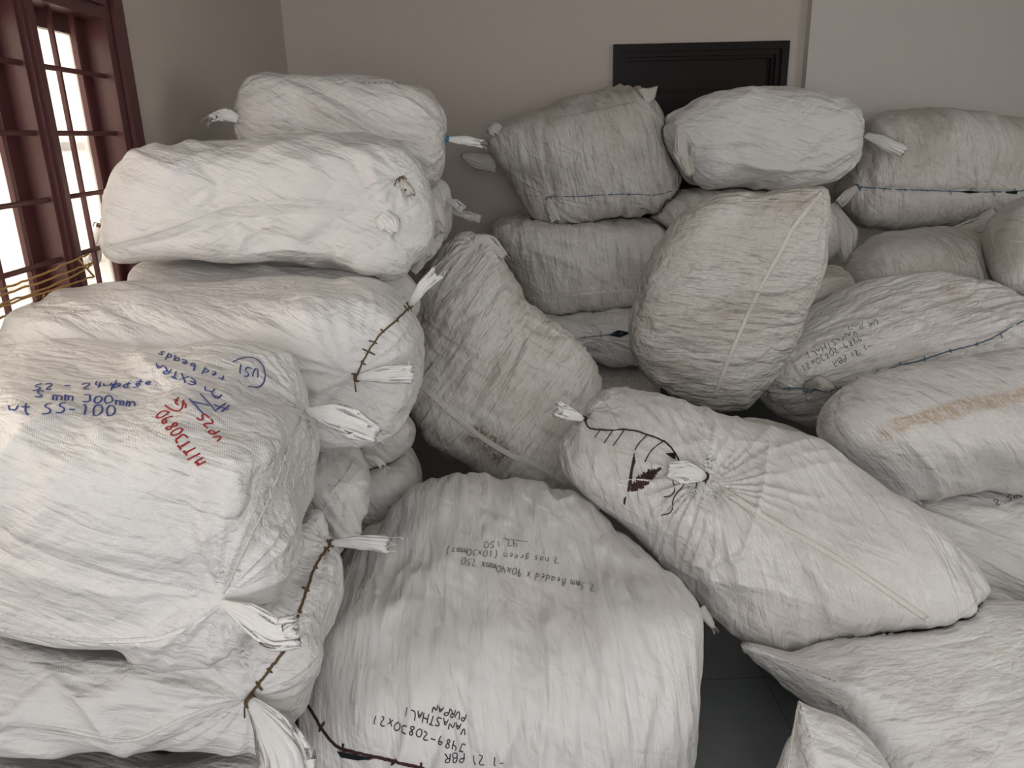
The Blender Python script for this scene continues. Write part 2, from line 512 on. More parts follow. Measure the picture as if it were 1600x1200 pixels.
PLACED = []      # (V bbox, BVH) of the sacks already in place


class Sack:
    def __init__(s, key, outline, Y, ax, up, dims, mat=FAB, n=70, e=3.4, folds=(), gathers=(), stains=(), seed=1, low=0.014,
                 dents=(), ridges=(), label='', group=None, sharp=2, zmin=0.0):
        s.key = key; s.mat = mat
        if n not in CS: CS[n] = cube_sphere(n)
        base, Fc = CS[n]
        ex = np.array(e if hasattr(e, '__len__') else (e, e, e), float)
        P = base.copy()
        # rounded-box radius
        for _ in range(12):
            g = (np.abs(P) ** ex).sum(1); P = P / (g ** (1 / ex.mean()))[:, None]
        a = norm(ax); u = norm(np.array(up) - a * np.dot(up, a)); bvec = np.cross(u, a)
        L = P * np.array(dims)
        W0 = L[:, :1] * a + L[:, 1:2] * bvec + L[:, 2:] * u
        poly = chaikin(outline, sharp)
        A_t, c_t = poly_area_centroid(poly)
        cen = at_Y(c_t[0], c_t[1], Y); sc = 1.0
        for _ in range(6):
            px, z = to_px(W0 * sc + cen)
            # hull by angle
            c0 = 0.5 * (px.max(0) + px.min(0))
            th = np.arctan2(px[:, 1] - c0[1], px[:, 0] - c0[0]); r = np.hypot(px[:, 0] - c0[0], px[:, 1] - c0[1])
            bi = ((th / (2 * math.pi)) % 1 * 180).astype(int) % 180
            rm = np.zeros(180); np.maximum.at(rm, bi, r)
            ang = (np.arange(180) + 0.5) / 180 * 2 * math.pi
            hp = np.stack([c0[0] + rm * np.cos(ang), c0[1] + rm * np.sin(ang)], 1)
            A_m, c_m = poly_area_centroid(hp)
            sc *= math.sqrt(A_t / A_m)
            cc = (cen - CAM) @ RW
            cen = cen + RW @ np.array([(c_t[0] - c_m[0]) * cc[2] / F, (c_t[1] - c_m[1]) * cc[2] / F, 0])
        V = W0 * sc + cen
        s.scale = sc
        s.dim = np.array(dims) * sc
        px, z = to_px(V)
        d = px - c_t; r = np.hypot(d[:, 0], d[:, 1]); th = (np.arctan2(d[:, 1], d[:, 0]) / (2 * math.pi)) % 1
        NB = 720
        rm = np.zeros(240); np.maximum.at(rm, (th * 240).astype(int) % 240, r)
        rm = circ_smooth(rm, 1)
        rm = np.interp((np.arange(NB) + 0.5) / NB, (np.arange(-1, 241) + 0.5) / 240, np.r_[rm[-1], rm, rm[0]])
        rt = circ_smooth(radial(poly, c_t, NB), 2)
        ratio = rt / rm; blur = circ_smooth(ratio, 60)
        tt = np.r_[ratio[-1], ratio, ratio[0]]; tb = np.r_[blur[-1], blur, blur[0]]; xs = (np.arange(-1, NB + 1) + 0.5) / NB
        k1 = np.interp(th, xs, tt); k0 = np.interp(th, xs, tb)
        rmv = np.interp(th, xs, np.r_[rm[-1], rm, rm[0]])
        wgt = sstep(0.35, 1.0, r / rmv)
        kk = k0 * (1 - wgt) + k1 * wgt
        V = from_px(c_t + d * kk[:, None], z)
        # broad slackness of a stuffed bag
        N = vert_normals(V, Fc)
        sd = seed * 3.7
        V = V + N * (low * noise(V * 4.5, sd) * 1.6 + low * 0.28 * noise(V * 9, sd + 1))[:, None]
        N = vert_normals(V, Fc)
        # hand-placed dents and ridges: (px polyline, width m, height m)
        disp = np.zeros(len(V))
        facing = ((V - CAM) * N).sum(1) < 0.05
        pxv, zv = to_px(V)
        mpp = zv / F                                   # metres per pixel
        for pl, wd, h in ridges:
            pl = np.asarray(pl, float); best = np.full(len(V), 1e9)
            tpar = np.zeros(len(V)); n_ = len(pl) - 1
            for i in range(n_):
                a_ = pl[i]; b_ = pl[i + 1]; ab = b_ - a_
                t = np.clip(((pxv - a_) @ ab) / (ab @ ab), 0, 1)
                dd = np.hypot(*(pxv - a_ - t[:, None] * ab).T)
                mk = dd < best; best = np.where(mk, dd, best); tpar = np.where(mk, (i + t) / n_, tpar)
            q = best * mpp / wd
            fade = 0.35 + 0.65 * np.sin(math.pi * np.clip(tpar, 0.0, 1.0))
            disp += facing * h * np.exp(-np.abs(q) ** 1.4) * fade
        # folds: (pixel angle deg, wavelength m, amplitude m, stretch)
        allf = list(folds) or [(20, 0.05, 0.006, 4)]
        fa = math.radians(allf[0][0])
        for fi, (ang_, wl, amp, st) in enumerate(allf):
            t_ = math.radians(ang_)
            e1 = RW @ np.array([math.cos(t_), math.sin(t_), 0]); e2 = RW @ np.array([-math.sin(t_), math.cos(t_), 0]); e3 = RW @ np.array([0, 0, 1.0])
            Q = np.stack([V @ e1 / (wl * st * 1.5), V @ e2 / wl, V @ e3 / (wl * (1.6 + (st * 1.5 - 1.6) * math.sin(t_) ** 2))], 1)
            wn = np.stack([noise(V * 3.0, sd + 5 + fi), noise(V * 3.0, sd + 8 + fi), noise(V * 3.0, sd + 9)], 1)
            Q = Q + wn * 0.8
            nn = noise(Q, sd + 11 + fi)
            mask = sstep(-0.2, 0.35, noise(V * 3.3, sd + 21 + fi))
            disp += amp * ((0.15 + 0.85 * mask) * np.exp(-(nn * 6.0) ** 2) * 1.3 + 1.7 * nn)
        # gathers: (px, py, radius m, amplitude m, pleats, dent m)
        s.V = V
        for (gx, gy, R_, amp, kp, dent) in gathers:
            o_, n_ = s._nearest_px(V, N, gx, gy)
            D = V - o_
            u1 = norm(np.cross(n_, (0.1, 0.2, 1))); u2 = np.cross(n_, u1)
            x_, y_ = D @ u1, D @ u2; rr = np.sqrt((D ** 2).sum(1))
            ph = np.arctan2(y_, x_)
            wob = noise(np.stack([np.cos(ph) * 2, np.sin(ph) * 2, rr * 3], 1), sd + 31)
            vary = 0.25 + 1.1 * sstep(-0.35, 0.4, noise(np.stack([np.cos(ph) * 2.3, np.sin(ph) * 2.3, rr * 5], 1), sd + 37))
            pl_ = 1 - 2 * np.abs(np.sin(ph * kp / 2 + wob * 4.5 + 1.5 * noise(V * 6, sd))) ** 0.8
            env = np.exp(-(rr / R_) ** 1.1) * sstep(0.02 * R_, 0.3 * R_, rr)
            disp += 0.62 * amp * pl_ * vary * env * (N @ n_ > -0.2)
            disp -= 0.6 * dent * np.exp(-(rr / (0.38 * R_)) ** 2)
        V = V + N * disp[:, None]
        # what it cannot go through: floor, walls, sacks already lying there
        V = s._settle(V, Fc, zmin)
        s.V = V; s.F = Fc
        N = vert_normals(V, Fc)
        # object
        lo = V.min(0); hi = V.max(0)
        org = np.array([(lo[0] + hi[0]) / 2, (lo[1] + hi[1]) / 2, lo[2]])
        me = bpy.data.meshes.new('woven_sack')
        me.vertices.add(len(V)); me.vertices.foreach_set('co', (V - org).astype(np.float32).ravel())
        me.loops.add(Fc.size); me.loops.foreach_set('vertex_index', Fc.astype(np.int32).ravel())
        me.polygons.add(len(Fc)); me.polygons.foreach_set('loop_start', np.arange(0, Fc.size, 4, dtype=np.int32))
        me.polygons.foreach_set('loop_total', np.full(len(Fc), 4, np.int32))
        me.polygons.foreach_set('use_smooth', np.ones(len(Fc), bool))
        me.update(); me.validate()
        e1 = RW @ np.array([math.cos(fa), math.sin(fa), 0]); e2 = RW @ np.array([-math.sin(fa), math.cos(fa), 0]); e3 = RW @ np.array([0, 0, 1.0])
        fv = np.stack([V @ e1, V @ e2, (V @ e3) * (1 - 0.72 * math.sin(fa) ** 2)], 1) + seed * 2.3
        at = me.attributes.new('fold', 'FLOAT_VECTOR', 'POINT'); at.data.foreach_set('vector', fv.astype(np.float32).ravel())
        colr = np.zeros((len(V), 4), np.float32)
        pxv, zv = to_px(V)
        for pl, wd, c, st in stains:
            pl = np.asarray(pl, float)
            best = np.full(len(V), 1e9)
            for i in range(max(1, len(pl) - 1)):
                a_ = pl[i]; b_ = pl[min(i + 1, len(pl) - 1)]; ab = b_ - a_
                L2 = max(ab @ ab, 1e-6)
                t = np.clip(((pxv - a_) @ ab) / L2, 0, 1)
                best = np.minimum(best, np.hypot(*(pxv - a_ - t[:, None] * ab).T))
            q = best * zv / F / wd + 0.5 * noise(V * 14, sd + 41)
            al = st * (1 - sstep(0.3, 1.0, q)) * (((V - CAM) * N).sum(1) < 0)
            mk = al > colr[:, 3]
            colr[mk, :3] = c; colr[:, 3] = np.maximum(colr[:, 3], al)
        ca = me.attributes.new('stain', 'FLOAT_COLOR', 'POINT'); ca.data.foreach_set('color', colr.ravel())
        me.materials.append(mat)
        s.o = bpy.data.objects.new('woven_sack', me); COL.objects.link(s.o)
        s.o.location = org
        tag(s.o, label, 'sack', group)
        s.bvh = BVHTree.FromPolygons([tuple(v) for v in V], [tuple(f) for f in Fc.tolist()])
        s.cen = V.mean(0)
        PLACED.append((V.min(0), V.max(0), s.bvh, key))
        ROOT[key] = s
        print('SACK', key, 'dims', (hi - lo).round(2), 'z', lo[2].round(2), hi[2].round(2), 'y', lo[1].round(2), hi[1].round(2))

    def _nearest_px(s, V, N, gx, gy):
        px, z = to_px(V)
        dd = np.hypot(px[:, 0] - gx, px[:, 1] - gy) + 1e4 * (((V - CAM) * N).sum(1) > 0.02)
        k = np.argmin(dd)
        return V[k].copy(), N[k].copy()

    def _settle(s, V, Fc, zmin):
        """push the skin out of what already lies there and let the slack spread to the skin around"""
        nv = len(V)
        E = np.concatenate([Fc[:, [0, 1]], Fc[:, [1, 2]], Fc[:, [2, 3]], Fc[:, [3, 0]]])
        E = np.concatenate([E, E[:, ::-1]])
        deg = np.bincount(E[:, 0], minlength=nv).astype(float)
        V0 = V.copy()
        near = [p_ for p_ in PLACED if ((V.min(0) < p_[1]) & (V.max(0) > p_[0])).all()]
        cam = Vector(CAM)
        for rnd in range(3):
            moved = np.zeros(nv, bool)
            for lo, hi, bvh, key in near:
                cand = np.where(((V > lo - .006) & (V < hi + .006)).all(1))[0]
                for i in cand:
                    p = Vector(V[i])
                    co, n, _, dist = bvh.find_nearest(p)
                    if co is None: continue
                    inside = (p - co).dot(n) < 0
                    if inside:
                        vd = (p - cam).normalized()
                        if n.dot(vd) < 0.15:
                            h = bvh.ray_cast(p + vd * 1e-4, vd)
                            if h[0] is not None: co, n = h[0], vd
                        V[i] = np.array(co + n * 0.006); moved[i] = True
                    elif dist < 0.005 and rnd:
                        V[i] = np.array(co + n * 0.006); moved[i] = True
            if rnd == 2 or not moved.any(): break
            D = V - V0
            for _ in range(28 if rnd == 0 else 8):
                S = np.stack([np.bincount(E[:, 0], D[E[:, 1], a], nv) for a in range(3)], 1) / deg[:, None]
                D = np.where(moved[:, None], D, S * 0.985)
            V = V0 + D
        tris = [tuple(f) for f in Fc.tolist()]
        for rnd in range(5):                            # faces that still cut through a neighbour
            if not near: break
            me_ = BVHTree.FromPolygons([tuple(v) for v in V], tris)
            n_cut = 0
            for lo, hi, bvh, key in near:
                pr = me_.overlap(bvh)
                if not pr: continue
                n_cut += len(pr)
                for i in {j for f_, _ in pr for j in tris[f_]}:
                    p = Vector(V[i]); vd = (p - cam).normalized()
                    co, n, _, dist = bvh.find_nearest(p)
                    if (p - co).dot(n) < 0 and n.dot(vd) < 0.1:
                        h = bvh.ray_cast(p + vd * 1e-4, vd)
                        if h[0] is not None: V[i] = np.array(h[0] + vd * (.007 + .003 * rnd))
                    elif n.dot(vd) > -0.3:
                        V[i] = np.array(co + n * (.007 + .003 * rnd))
            if not n_cut: break
        V[:, 2] = np.maximum(V[:, 2], zmin + 0.001)
        V[:, 0] = np.maximum(V[:, 0], WALL_X + 0.045)
        V[:, 1] = np.minimum(V[:, 1], WALL_Y - 0.075)
        return V

    # --- placing details on the skin of the sack
    def hit(s, x, y):
        d = Vector(ray(x, y)).normalized()
        h = s.bvh.ray_cast(Vector(CAM), d)
        if h[0] is not None:
            n = h[1]
            if n.dot(d) > 0: n = -n
            return np.array(h[0]), np.array(n)
        c = (s.cen - CAM) @ RW
        p = from_px(np.array([[x, y]], float), np.array([c[2]]))[0]
        co, n, _, _ = s.bvh.find_nearest(Vector(p))
        # same depth as the nearest skin, on the wanted ray
        zc = ((np.array(co) - CAM) @ RW)[2]
        p = from_px(np.array([[x, y]], float), np.array([zc]))[0]
        return p, np.array(n)

    def path(s, pl, step=4.0, lift=0.003):
        pts = []; ns = []
        pl = np.asarray(pl, float)
        for i in range(len(pl) - 1):
            m_ = max(1, int(np.hypot(*(pl[i + 1] - pl[i])) / step))
            for k in range(m_):
                p, n = s.hit(*(pl[i] + (pl[i + 1] - pl[i]) * k / m_)); pts.append(p + n * lift); ns.append(n)
        p, n = s.hit(*pl[-1]); pts.append(p + n * lift); ns.append(n)
        # drop jumps in depth
        P = np.array(pts)
        for _ in range(2):
            if len(P) > 4: P[1:-1] = P[1:-1] * 0.5 + 0.25 * (P[:-2] + P[2:])
        return list(P), ns

    def cord(s, pl, mat, r=0.0022, stitch=6, slen=0.014, name='stitching_cord', label=None, lift=0.002):
        pl = smooth_line(pl)
        P, ns = s.path(pl, 4, lift)
        rnd = random.Random(len(pl) * 31 + int(pl[0][0]))
        P = [p + np.array([rnd.uniform(-1, 1) for _ in range(3)]) * 0.0012 for p in P]
        mb = MB(); mb.tube(P, r, 6)
        if stitch:
            for i in range(2, len(P) - 2, stitch):
                t = P[i + 1] - P[i - 1]; sd = norm(np.cross(t, ns[i])); sl = slen * rnd.uniform(0.6, 1.5)
                a = P[i] - sd * sl * rnd.uniform(0.2, 1) + ns[i] * 0.001; b_ = P[i] + sd * sl * rnd.uniform(0.3, 1) + ns[i] * 0.001 + norm(t) * rnd.uniform(-.5, .5) * sl
                mb.tube([a, P[i] + ns[i] * r, b_], r * 0.8, 5)
        o = mb.build(name, mat, s.o, True)
        if label: o['label'] = label
        return o

    def seam(s, pl, width=0.007, mat=None, name='side_seam', lines=2, label=None):
        pl = smooth_line(pl)
        P, ns = s.path(pl, 5, 0.0005)
        sides = []
        for i in range(len(P)):
            t = P[min(i + 1, len(P) - 1)] - P[max(i - 1, 0)]; sides.append(np.cross(t, ns[i]))
        mb = MB(); mb.tube(P, width, 8, side=sides, flat=0.16)
        for k in range(lines):
            off = (k - (lines - 1) / 2) * width * 1.3
            if lines == 1: off = -width * 0.7
            Q = [P[i] + norm(sides[i]) * off + ns[i] * width * 0.14 for i in range(len(P))]
            mb.tube(Q, 0.0011, 5)
            for i in range(0, len(P) - 1, 2):
                mb.tube([Q[i] + norm(sides[i]) * .0022, Q[i] - norm(sides[i]) * .0022 + ns[i] * .0008], 0.0009, 4)
        o = mb.build(name, mat or M_SEAM, s.o, True)
        if label: o['label'] = label
        return o

    def ear(s, pl, widths, mat=M_EAR, tie=None, depth=0.02, flat=0.27, pleats=7, seed=0, fray=True):
        """gathered corner of the sack pulled out and tied: widths in px along pl"""
        pl = np.array(pl, float)
        b0, n0 = s.hit(*pl[0])
        z0 = ((b0 - CAM) @ RW)[2]
        L = np.r_[0, np.cumsum(np.hypot(*(pl[1:] - pl[:-1]).T))]
        m_ = 22
        tt = np.linspace(0, L[-1], m_)
        X = np.interp(tt, L, pl[:, 0]); Yp = np.interp(tt, L, pl[:, 1]); Wd = np.interp(tt, np.linspace(0, L[-1], len(widths)), widths)
        for _ in range(2):
            X[1:-1] = .5 * X[1:-1] + .25 * (X[2:] + X[:-2]); Yp[1:-1] = .5 * Yp[1:-1] + .25 * (Yp[2:] + Yp[:-2])
        rnd = random.Random(seed * 7 + 3)
        K = 64; vs = []; fs = []
        wdir = RW @ np.array([0, 0, 1.0])
        ph0 = rnd.uniform(0, 6)
        fr_ = [rnd.uniform(-1, 1) for _ in range(K)]
        for i in range(m_):
            t = i / (m_ - 1)
            zc = z0 - depth * (0.25 + 0.75 * math.sin(min(1, t * 1.3) * math.pi / 2))
            c = from_px(np.array([[X[i], Yp[i]]]), np.array([zc]))[0]
            j0, j1 = max(0, i - 1), min(m_ - 1, i + 1)
            tang = norm(RW @ np.array([X[j1] - X[j0], Yp[j1] - Yp[j0], 0]))
            u = np.cross(wdir, tang)
            rad = Wd[i] * 0.5 * zc / F
            for k in range(K):
                a = 2 * math.pi * k / K
                pl_ = 1 + (0.20 * (1 - 2 * abs(math.sin(pleats * a * 0.5 * 2 + ph0 + 1.5 * t))) + 0.12 * math.cos((pleats * 2 + 3) * a - ph0 + 3 * t) + 0.10 * math.sin(3 * a + 5 * t + ph0)) * min(1, 0.35 + t)
                curl = 0.45 * rad * math.sin(2 * a + 3 * t + ph0) * t
                p = c + u * rad * math.cos(a) * pl_ + wdir * (rad * flat * math.sin(a) * pl_ + curl)
                if i == m_ - 1: p = p + tang * (0.007 * math.sin(2 * a + ph0) + fr_[k] * 0.003)
                vs.append(p)
        for i in range(m_ - 1):
            for k in range(K):
                fs.append((i * K + k, i * K + (k + 1) % K, (i + 1) * K + (k + 1) % K, (i + 1) * K + k))
        # folded-in rim
        base = len(vs)
        for dep, sc_ in ((0.010, 0.75), (0.022, 0.45)):
            cE = sum(vs[(m_ - 1) * K + k] for k in range(K)) / K
            for k in range(K): vs.append(cE + (vs[(m_ - 1) * K + k] - cE) * sc_ - tang * dep)
        for lv in range(2):
            a0 = (m_ - 1) * K if lv == 0 else base + (lv - 1) * K; b0_ = base + lv * K
            for k in range(K): fs.append((a0 + k, a0 + (k + 1) % K, b0_ + (k + 1) % K, b0_ + k))
        fs.append(tuple(base + K + k for k in range(K)))
        mb = MB(); mb.add(vs, fs)
        if fray:
            cE = sum(vs[(m_ - 1) * K + k] for k in range(K)) / K
            for q in range(5):
                k = rnd.randrange(K); p = vs[(m_ - 1) * K + k]
                e_ = p + tang * rnd.uniform(.008, .022) + np.array([rnd.uniform(-.006, .006) for _ in range(3)])
                e2_ = e_ + np.array([rnd.uniform(-.006, .006), 0, -rnd.uniform(0.002, .012)])
                mb.tube([p, e_, e2_], 0.0007, 4)
        ear = mb.build('tied_ear', mat, s.o, True)
        if tie is not None:
            cs = [from_px(np.array([[X[i], Yp[i]]]), np.array([z0 - depth * (0.2 + 0.2 * i)]))[0] for i in range(2)]
            tb = MB(); tang = norm(cs[1] - cs[0]); u = norm(np.cross(wdir, tang)); v_ = np.cross(tang, u)
            R_ = max(Wd[0], 5) * 0.5 * z0 / F + 0.002
            for w_ in range(3):
                ring = []
                for k in range(15):
                    a = 2 * math.pi * k / 14
                    ring.append(cs[0] + tang * (0.003 * w_ + 0.004 + 0.001 * math.sin(a * 2)) + R_ * (u * math.cos(a) + v_ * 0.8 * math.sin(a)))
                tb.tube(ring, 0.0022, 5)
            for sg in (-1, 1):
                p0 = cs[0] - wdir * R_
                tb.tube([p0, p0 + u * sg * 0.012 - wdir * .003, p0 + u * sg * 0.02 + np.array([0, 0, -0.014])], 0.0018, 5)
            tb.build('tie_knot', tie, ear, True)
        return ear

    def strokes(s, lines, mat, r=0.0016, name='handwriting', label=None):
        mb = MB()
        for ln in lines:
            P, ns = s.path(ln, 3.0, 0.0012)
            if len(P) < 2: continue
            # keep only well-behaved pieces
            seg = [P[0]]; sn = [ns[0]]
            for i in range(1, len(P)):
                if np.linalg.norm(P[i] - P[i - 1]) > 0.03:
                    if len(seg) > 1: _ribbon(mb, seg, sn, r)
                    seg = []; sn = []
                seg.append(P[i]); sn.append(ns[i])
            if len(seg) > 1: _ribbon(mb, seg, sn, r)
        o = mb.build(name, mat, s.o, True)
        if label: o['label'] = label
        return o

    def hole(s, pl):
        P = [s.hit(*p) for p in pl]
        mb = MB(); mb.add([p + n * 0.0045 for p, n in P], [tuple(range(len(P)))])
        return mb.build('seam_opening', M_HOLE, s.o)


def lines(s, groups, mat, r, label=None):
    for g in groups: s.strokes(g, mat, r, label=label)


def _ribbon(mb, P, ns, r):
    sd = [np.cross(P[min(i + 1, len(P) - 1)] - P[max(i - 1, 0)], ns[i]) for i in range(len(P))]
    mb.tube(P, r, 6, side=sd, flat=0.5)


def smooth_line(pl, it=2):
    pl = np.asarray(pl, float)
    if len(pl) < 3: return pl
    for _ in range(it):
        Q = [pl[0]]
        for i in range(len(pl) - 1):
            Q += [pl[i] * .75 + pl[i + 1] * .25, pl[i] * .25 + pl[i + 1] * .75]
        Q.append(pl[-1]); pl = np.array(Q)
    return pl


# stroke letters on a 4 x 6 box, y up
GL = {
    '0': ['1,0 0,2 0,4 1,6 3,6 4,4 4,2 3,0 1,0'], '1': ['1,5 2,6 2,0'], '2': ['0,5 1,6 3,6 4,4.5 0,0 4,0'],
    '3': ['0,6 4,6 2,3.6 4,2 3,0 0,0.3'], '4': ['3,0 3,6', '1,6 0,2.4 4,2.4'], '5': ['4,6 1,6 0.6,3.4 3,3.6 4,2 3,0 0,0.2'],
    '7': ['0,6 4,6 1.5,0', '1,3 3.4,3'], '8': ['2,3 0.5,4.4 1.2,6 2.8,6 3.5,4.4 2,3 0.2,1.4 1,0 3,0 3.8,1.4 2,3'],
    '9': ['4,4 1,3.4 0.4,5 1.6,6 3.6,5.6 4,4 3,0'], '-': ['0.5,3 3.5,3'], '.': ['1.8,0 2.2,0.3'], '(': ['3,7 1.5,5 1.5,1 3,-1'], ')': ['1,7 2.5,5 2.5,1 1,-1'],
    'A': ['0,0 2,6 4,0', '1,2.2 3,2.2'], 'B': ['0,0 0,6 3,6 3.4,4.4 2.6,3.2 0,3', '2.6,3.2 4,1.6 3,0 0,0'], 'C': ['4,5 2.6,6 0.6,4.8 0,2.5 1,0.4 3,0 4,1'],
    'E': ['4,6 0,6 0,0 4,0', '0,3 3,3'], 'G': ['4,5 2.4,6 0.4,4.6 0.2,1.6 2,0 4,1 4,3 2.4,3'], 'H': ['0,0 0,6', '4,0 4,6', '0,3 4,3'], 'I': ['2,0 2,6'],
    'J': ['1,6 4,6', '3,6 3,1 1.6,-0.4 0,1'], 'L': ['0,6 0,0 4,0'], 'M': ['0,0 0.6,6 2,2 3.4,6 4,0'], 'N': ['0,0 0,6 4,0 4,6'], 'O': ['1,0 0,3 1,6 3,6 4,3 3,0 1,0'],
    'P': ['0,0 0,6 3,6 4,4.6 3,3 0,3'], 'R': ['0,0 0,6 3,6 4,4.6 3,3 0,3', '1.6,3 4,0'], 'S': ['4,5.4 2.4,6 0.4,5 0.8,3.5 3.4,2.6 3.8,1 2,0 0,0.6'],
    'T': ['0,6 4,6', '2,6 2,0'], 'U': ['0,6 0.3,1 2,0 3.7,1 4,6'], 'V': ['0,6 2,0 4,6'], 'W': ['0,6 1,0 2,4 3,0 4,6'], 'X': ['0,0 4,6', '0,6 4,0'],
    'a': ['3.6,3.4 1.4,4 0.3,2 1,0.2 2.8,0.4 3.6,3.4', '3.6,3.8 3.6,0.6 4.2,0'], 'c': ['3.6,3.4 1.6,4 0.3,2 1.4,0 3.6,0.6'], 'd': ['3.4,3 1.4,4 0.3,2 1.2,0 3.4,1', '3.6,6.4 3.4,0'],
    'e': ['0.6,2 3.6,2.4 2.6,4 1,3.6 0.4,1.6 1.6,0 3.6,0.6'], 'g': ['3.4,3 1.4,4 0.3,2 1.2,0.4 3.4,1.4', '3.5,3.8 3.4,-1.6 1.4,-2.4 0.4,-1.2'], 'h': ['0.4,6.4 0.4,0', '0.4,2.6 2,4 3.4,3 3.4,0'],
    'i': ['2,3.6 2,0', '2,5 2.1,5.3'], 'l': ['1.6,6.4 1.8,0.4 2.8,0'], 'm': ['0,3.8 0.2,0', '0.2,2.8 1.2,4 2,3 2,0', '2,2.8 3.1,4 4,3 4,0'], 'n': ['0.4,3.8 0.5,0', '0.5,2.6 2,4 3.4,3 3.4,0'],
    'o': ['1.4,0 0.4,2 1.4,4 3,3.8 3.6,2 2.8,0 1.4,0'], 'p': ['0.4,4 0.4,-2.4', '0.4,3 2,4 3.6,2.6 2.8,0.4 0.6,0.6'], 'r': ['0.6,3.8 0.8,0', '0.8,2.4 2,3.8 3.4,3.6'],
    's': ['3.4,3.6 1.4,4 0.8,2.8 3.2,1.4 2.4,0 0.4,0.4'], 't': ['1.8,5.8 1.9,0.6 3.2,0', '0.4,4 3.4,4.1'], 'u': ['0.4,4 0.6,0.8 2,0 3.4,1.2', '3.5,4 3.5,0'], 'w': ['0,4 0.8,0 2,3 3,0 4,4'],
    'x': ['0.4,4 3.4,0', '3.4,4 0.2,0'], 'y': ['0.4,4 2,1.2', '3.6,4 1,-2.4'], 'b': ['0.4,6.4 0.5,0.2 2.6,0 3.6,2 2.4,3.8 0.6,3'],
}


def write(text, origin, adv, upv, seed=1, jit=0.38, gap=1.35):
    """strokes of a line of writing: adv = pixel vector of one letter's width, upv = pixel vector of letter height"""
    rnd = random.Random(seed); o = np.array(origin, float); adv = np.array(adv, float); upv = np.array(upv, float)
    out = []
    for ch in text:
        if ch in GL:
            jx, jy = rnd.uniform(-.05, .05), rnd.uniform(-.08, .08)
            for st in GL[ch]:
                pts = []
                for q in st.split():
                    x, y = map(float, q.split(','))
                    pts.append(o + adv * ((x + rnd.uniform(-jit, jit)) / 4 + jx) + upv * ((y + rnd.uniform(-jit, jit)) / 6 + jy))
                out.append(smooth_line(pts, 1) if len(pts) > 2 else pts)
        o = o + adv * gap * (0.75 if ch in ' .' else 1)
    return out


Z = (0, 0, 1)
# ---- left pile, nearest stack
A = Sack('A', [(-160, 640), (-60, 552), (0, 545), (120, 541), (230, 547), (330, 535), (400, 538), (450, 556), (476, 590), (487, 640), (494, 690), (491, 750), (472, 830), (438, 920), (402, 990), (345, 1046), (250, 1052), (150, 1010), (0, 988), (-160, 960)],
         1.42, (1, -0.08, 0), Z, (0.60, 0.42, 0.26), FAB_CLEAN, 130, (7, 5, 4.6),
         folds=[(20, 0.09, 0.007, 3.5), (-50, 0.13, 0.008, 3)], gathers=[(475, 640, .13, .009, 18, .02), (340, 945, .18, .012, 20, .03)],
         ridges=[([(275, 720), (300, 640), (330, 570)], .05, .016), ([(275, 720), (300, 800), (330, 880), (342, 940)], .035, .014), ([(100, 560), (215, 560), (300, 600)], .03, .008),
                 ([(360, 720), (372, 780), (360, 830)], .022, .010), ([(0, 978), (150, 996), (260, 1000), (340, 948)], .016, .018), ([(20, 620), (60, 720), (120, 800)], .03, .010), ([(130, 700), (240, 790), (320, 900)], .03, -.010), ([(300, 690), (290, 760), (300, 830), (330, 920)], .02, -.014), ([(400, 700), (395, 760), (380, 820)], .018, -.010), ([(215, 560), (240, 590), (290, 600)], .015, .009), ([(440, 560), (465, 620), (470, 700), (450, 800)], .022, .010)],
         seed=1, label='large white sack with blue and red handwriting, top of the nearest left stack')
B = Sack('B', [(-160, 960), (0, 985), (345, 980), (460, 800), (500, 790), (527, 830), (536, 900), (520, 980), (488, 1050), (470, 1100), (440, 1165), (385, 1195), (300, 1190), (200, 1165), (100, 1182), (-160, 1175)],
         1.42, (1, 0.14, 0), Z, (0.62, 0.42, 0.24), FAB_CLEAN, 110, (5, 4, 3.4),
         folds=[(12, 0.09, 0.009, 4), (-30, 0.12, 0.009, 3)], gathers=[(515, 848, .12, .010, 16, .02), (388, 1092, .17, .013, 18, .03)],
         ridges=[([(0, 1120), (120, 1140), (200, 1165), (300, 1110), (380, 1095)], .022, .016), ([(60, 1040), (140, 1110), (200, 1165)], .014, .014), ([(200, 1060), (290, 1075), (380, 1090)], .014, .012), ([(260, 1160), (330, 1130), (385, 1098)], .014, -.012), ([(500, 820), (470, 900), (430, 1000), (392, 1080)], .02, -.010)],
         seed=2, label='white sack directly under the written-on sack, brown twine lacing its end')
Cc = Sack('C', [(-160, 1150), (60, 1152), (200, 1165), (300, 1180), (420, 1150), (468, 1185), (475, 1260), (430, 1360), (300, 1420), (-160, 1420)],
          1.33, (1, 0.1, 0), Z, (0.60, 0.42, 0.26), FAB_CLEAN, 80, (5, 4, 3.4), folds=[(5, 0.08, 0.009, 4)], seed=3,
          label='white sack at the very bottom of the nearest left stack, on the floor')
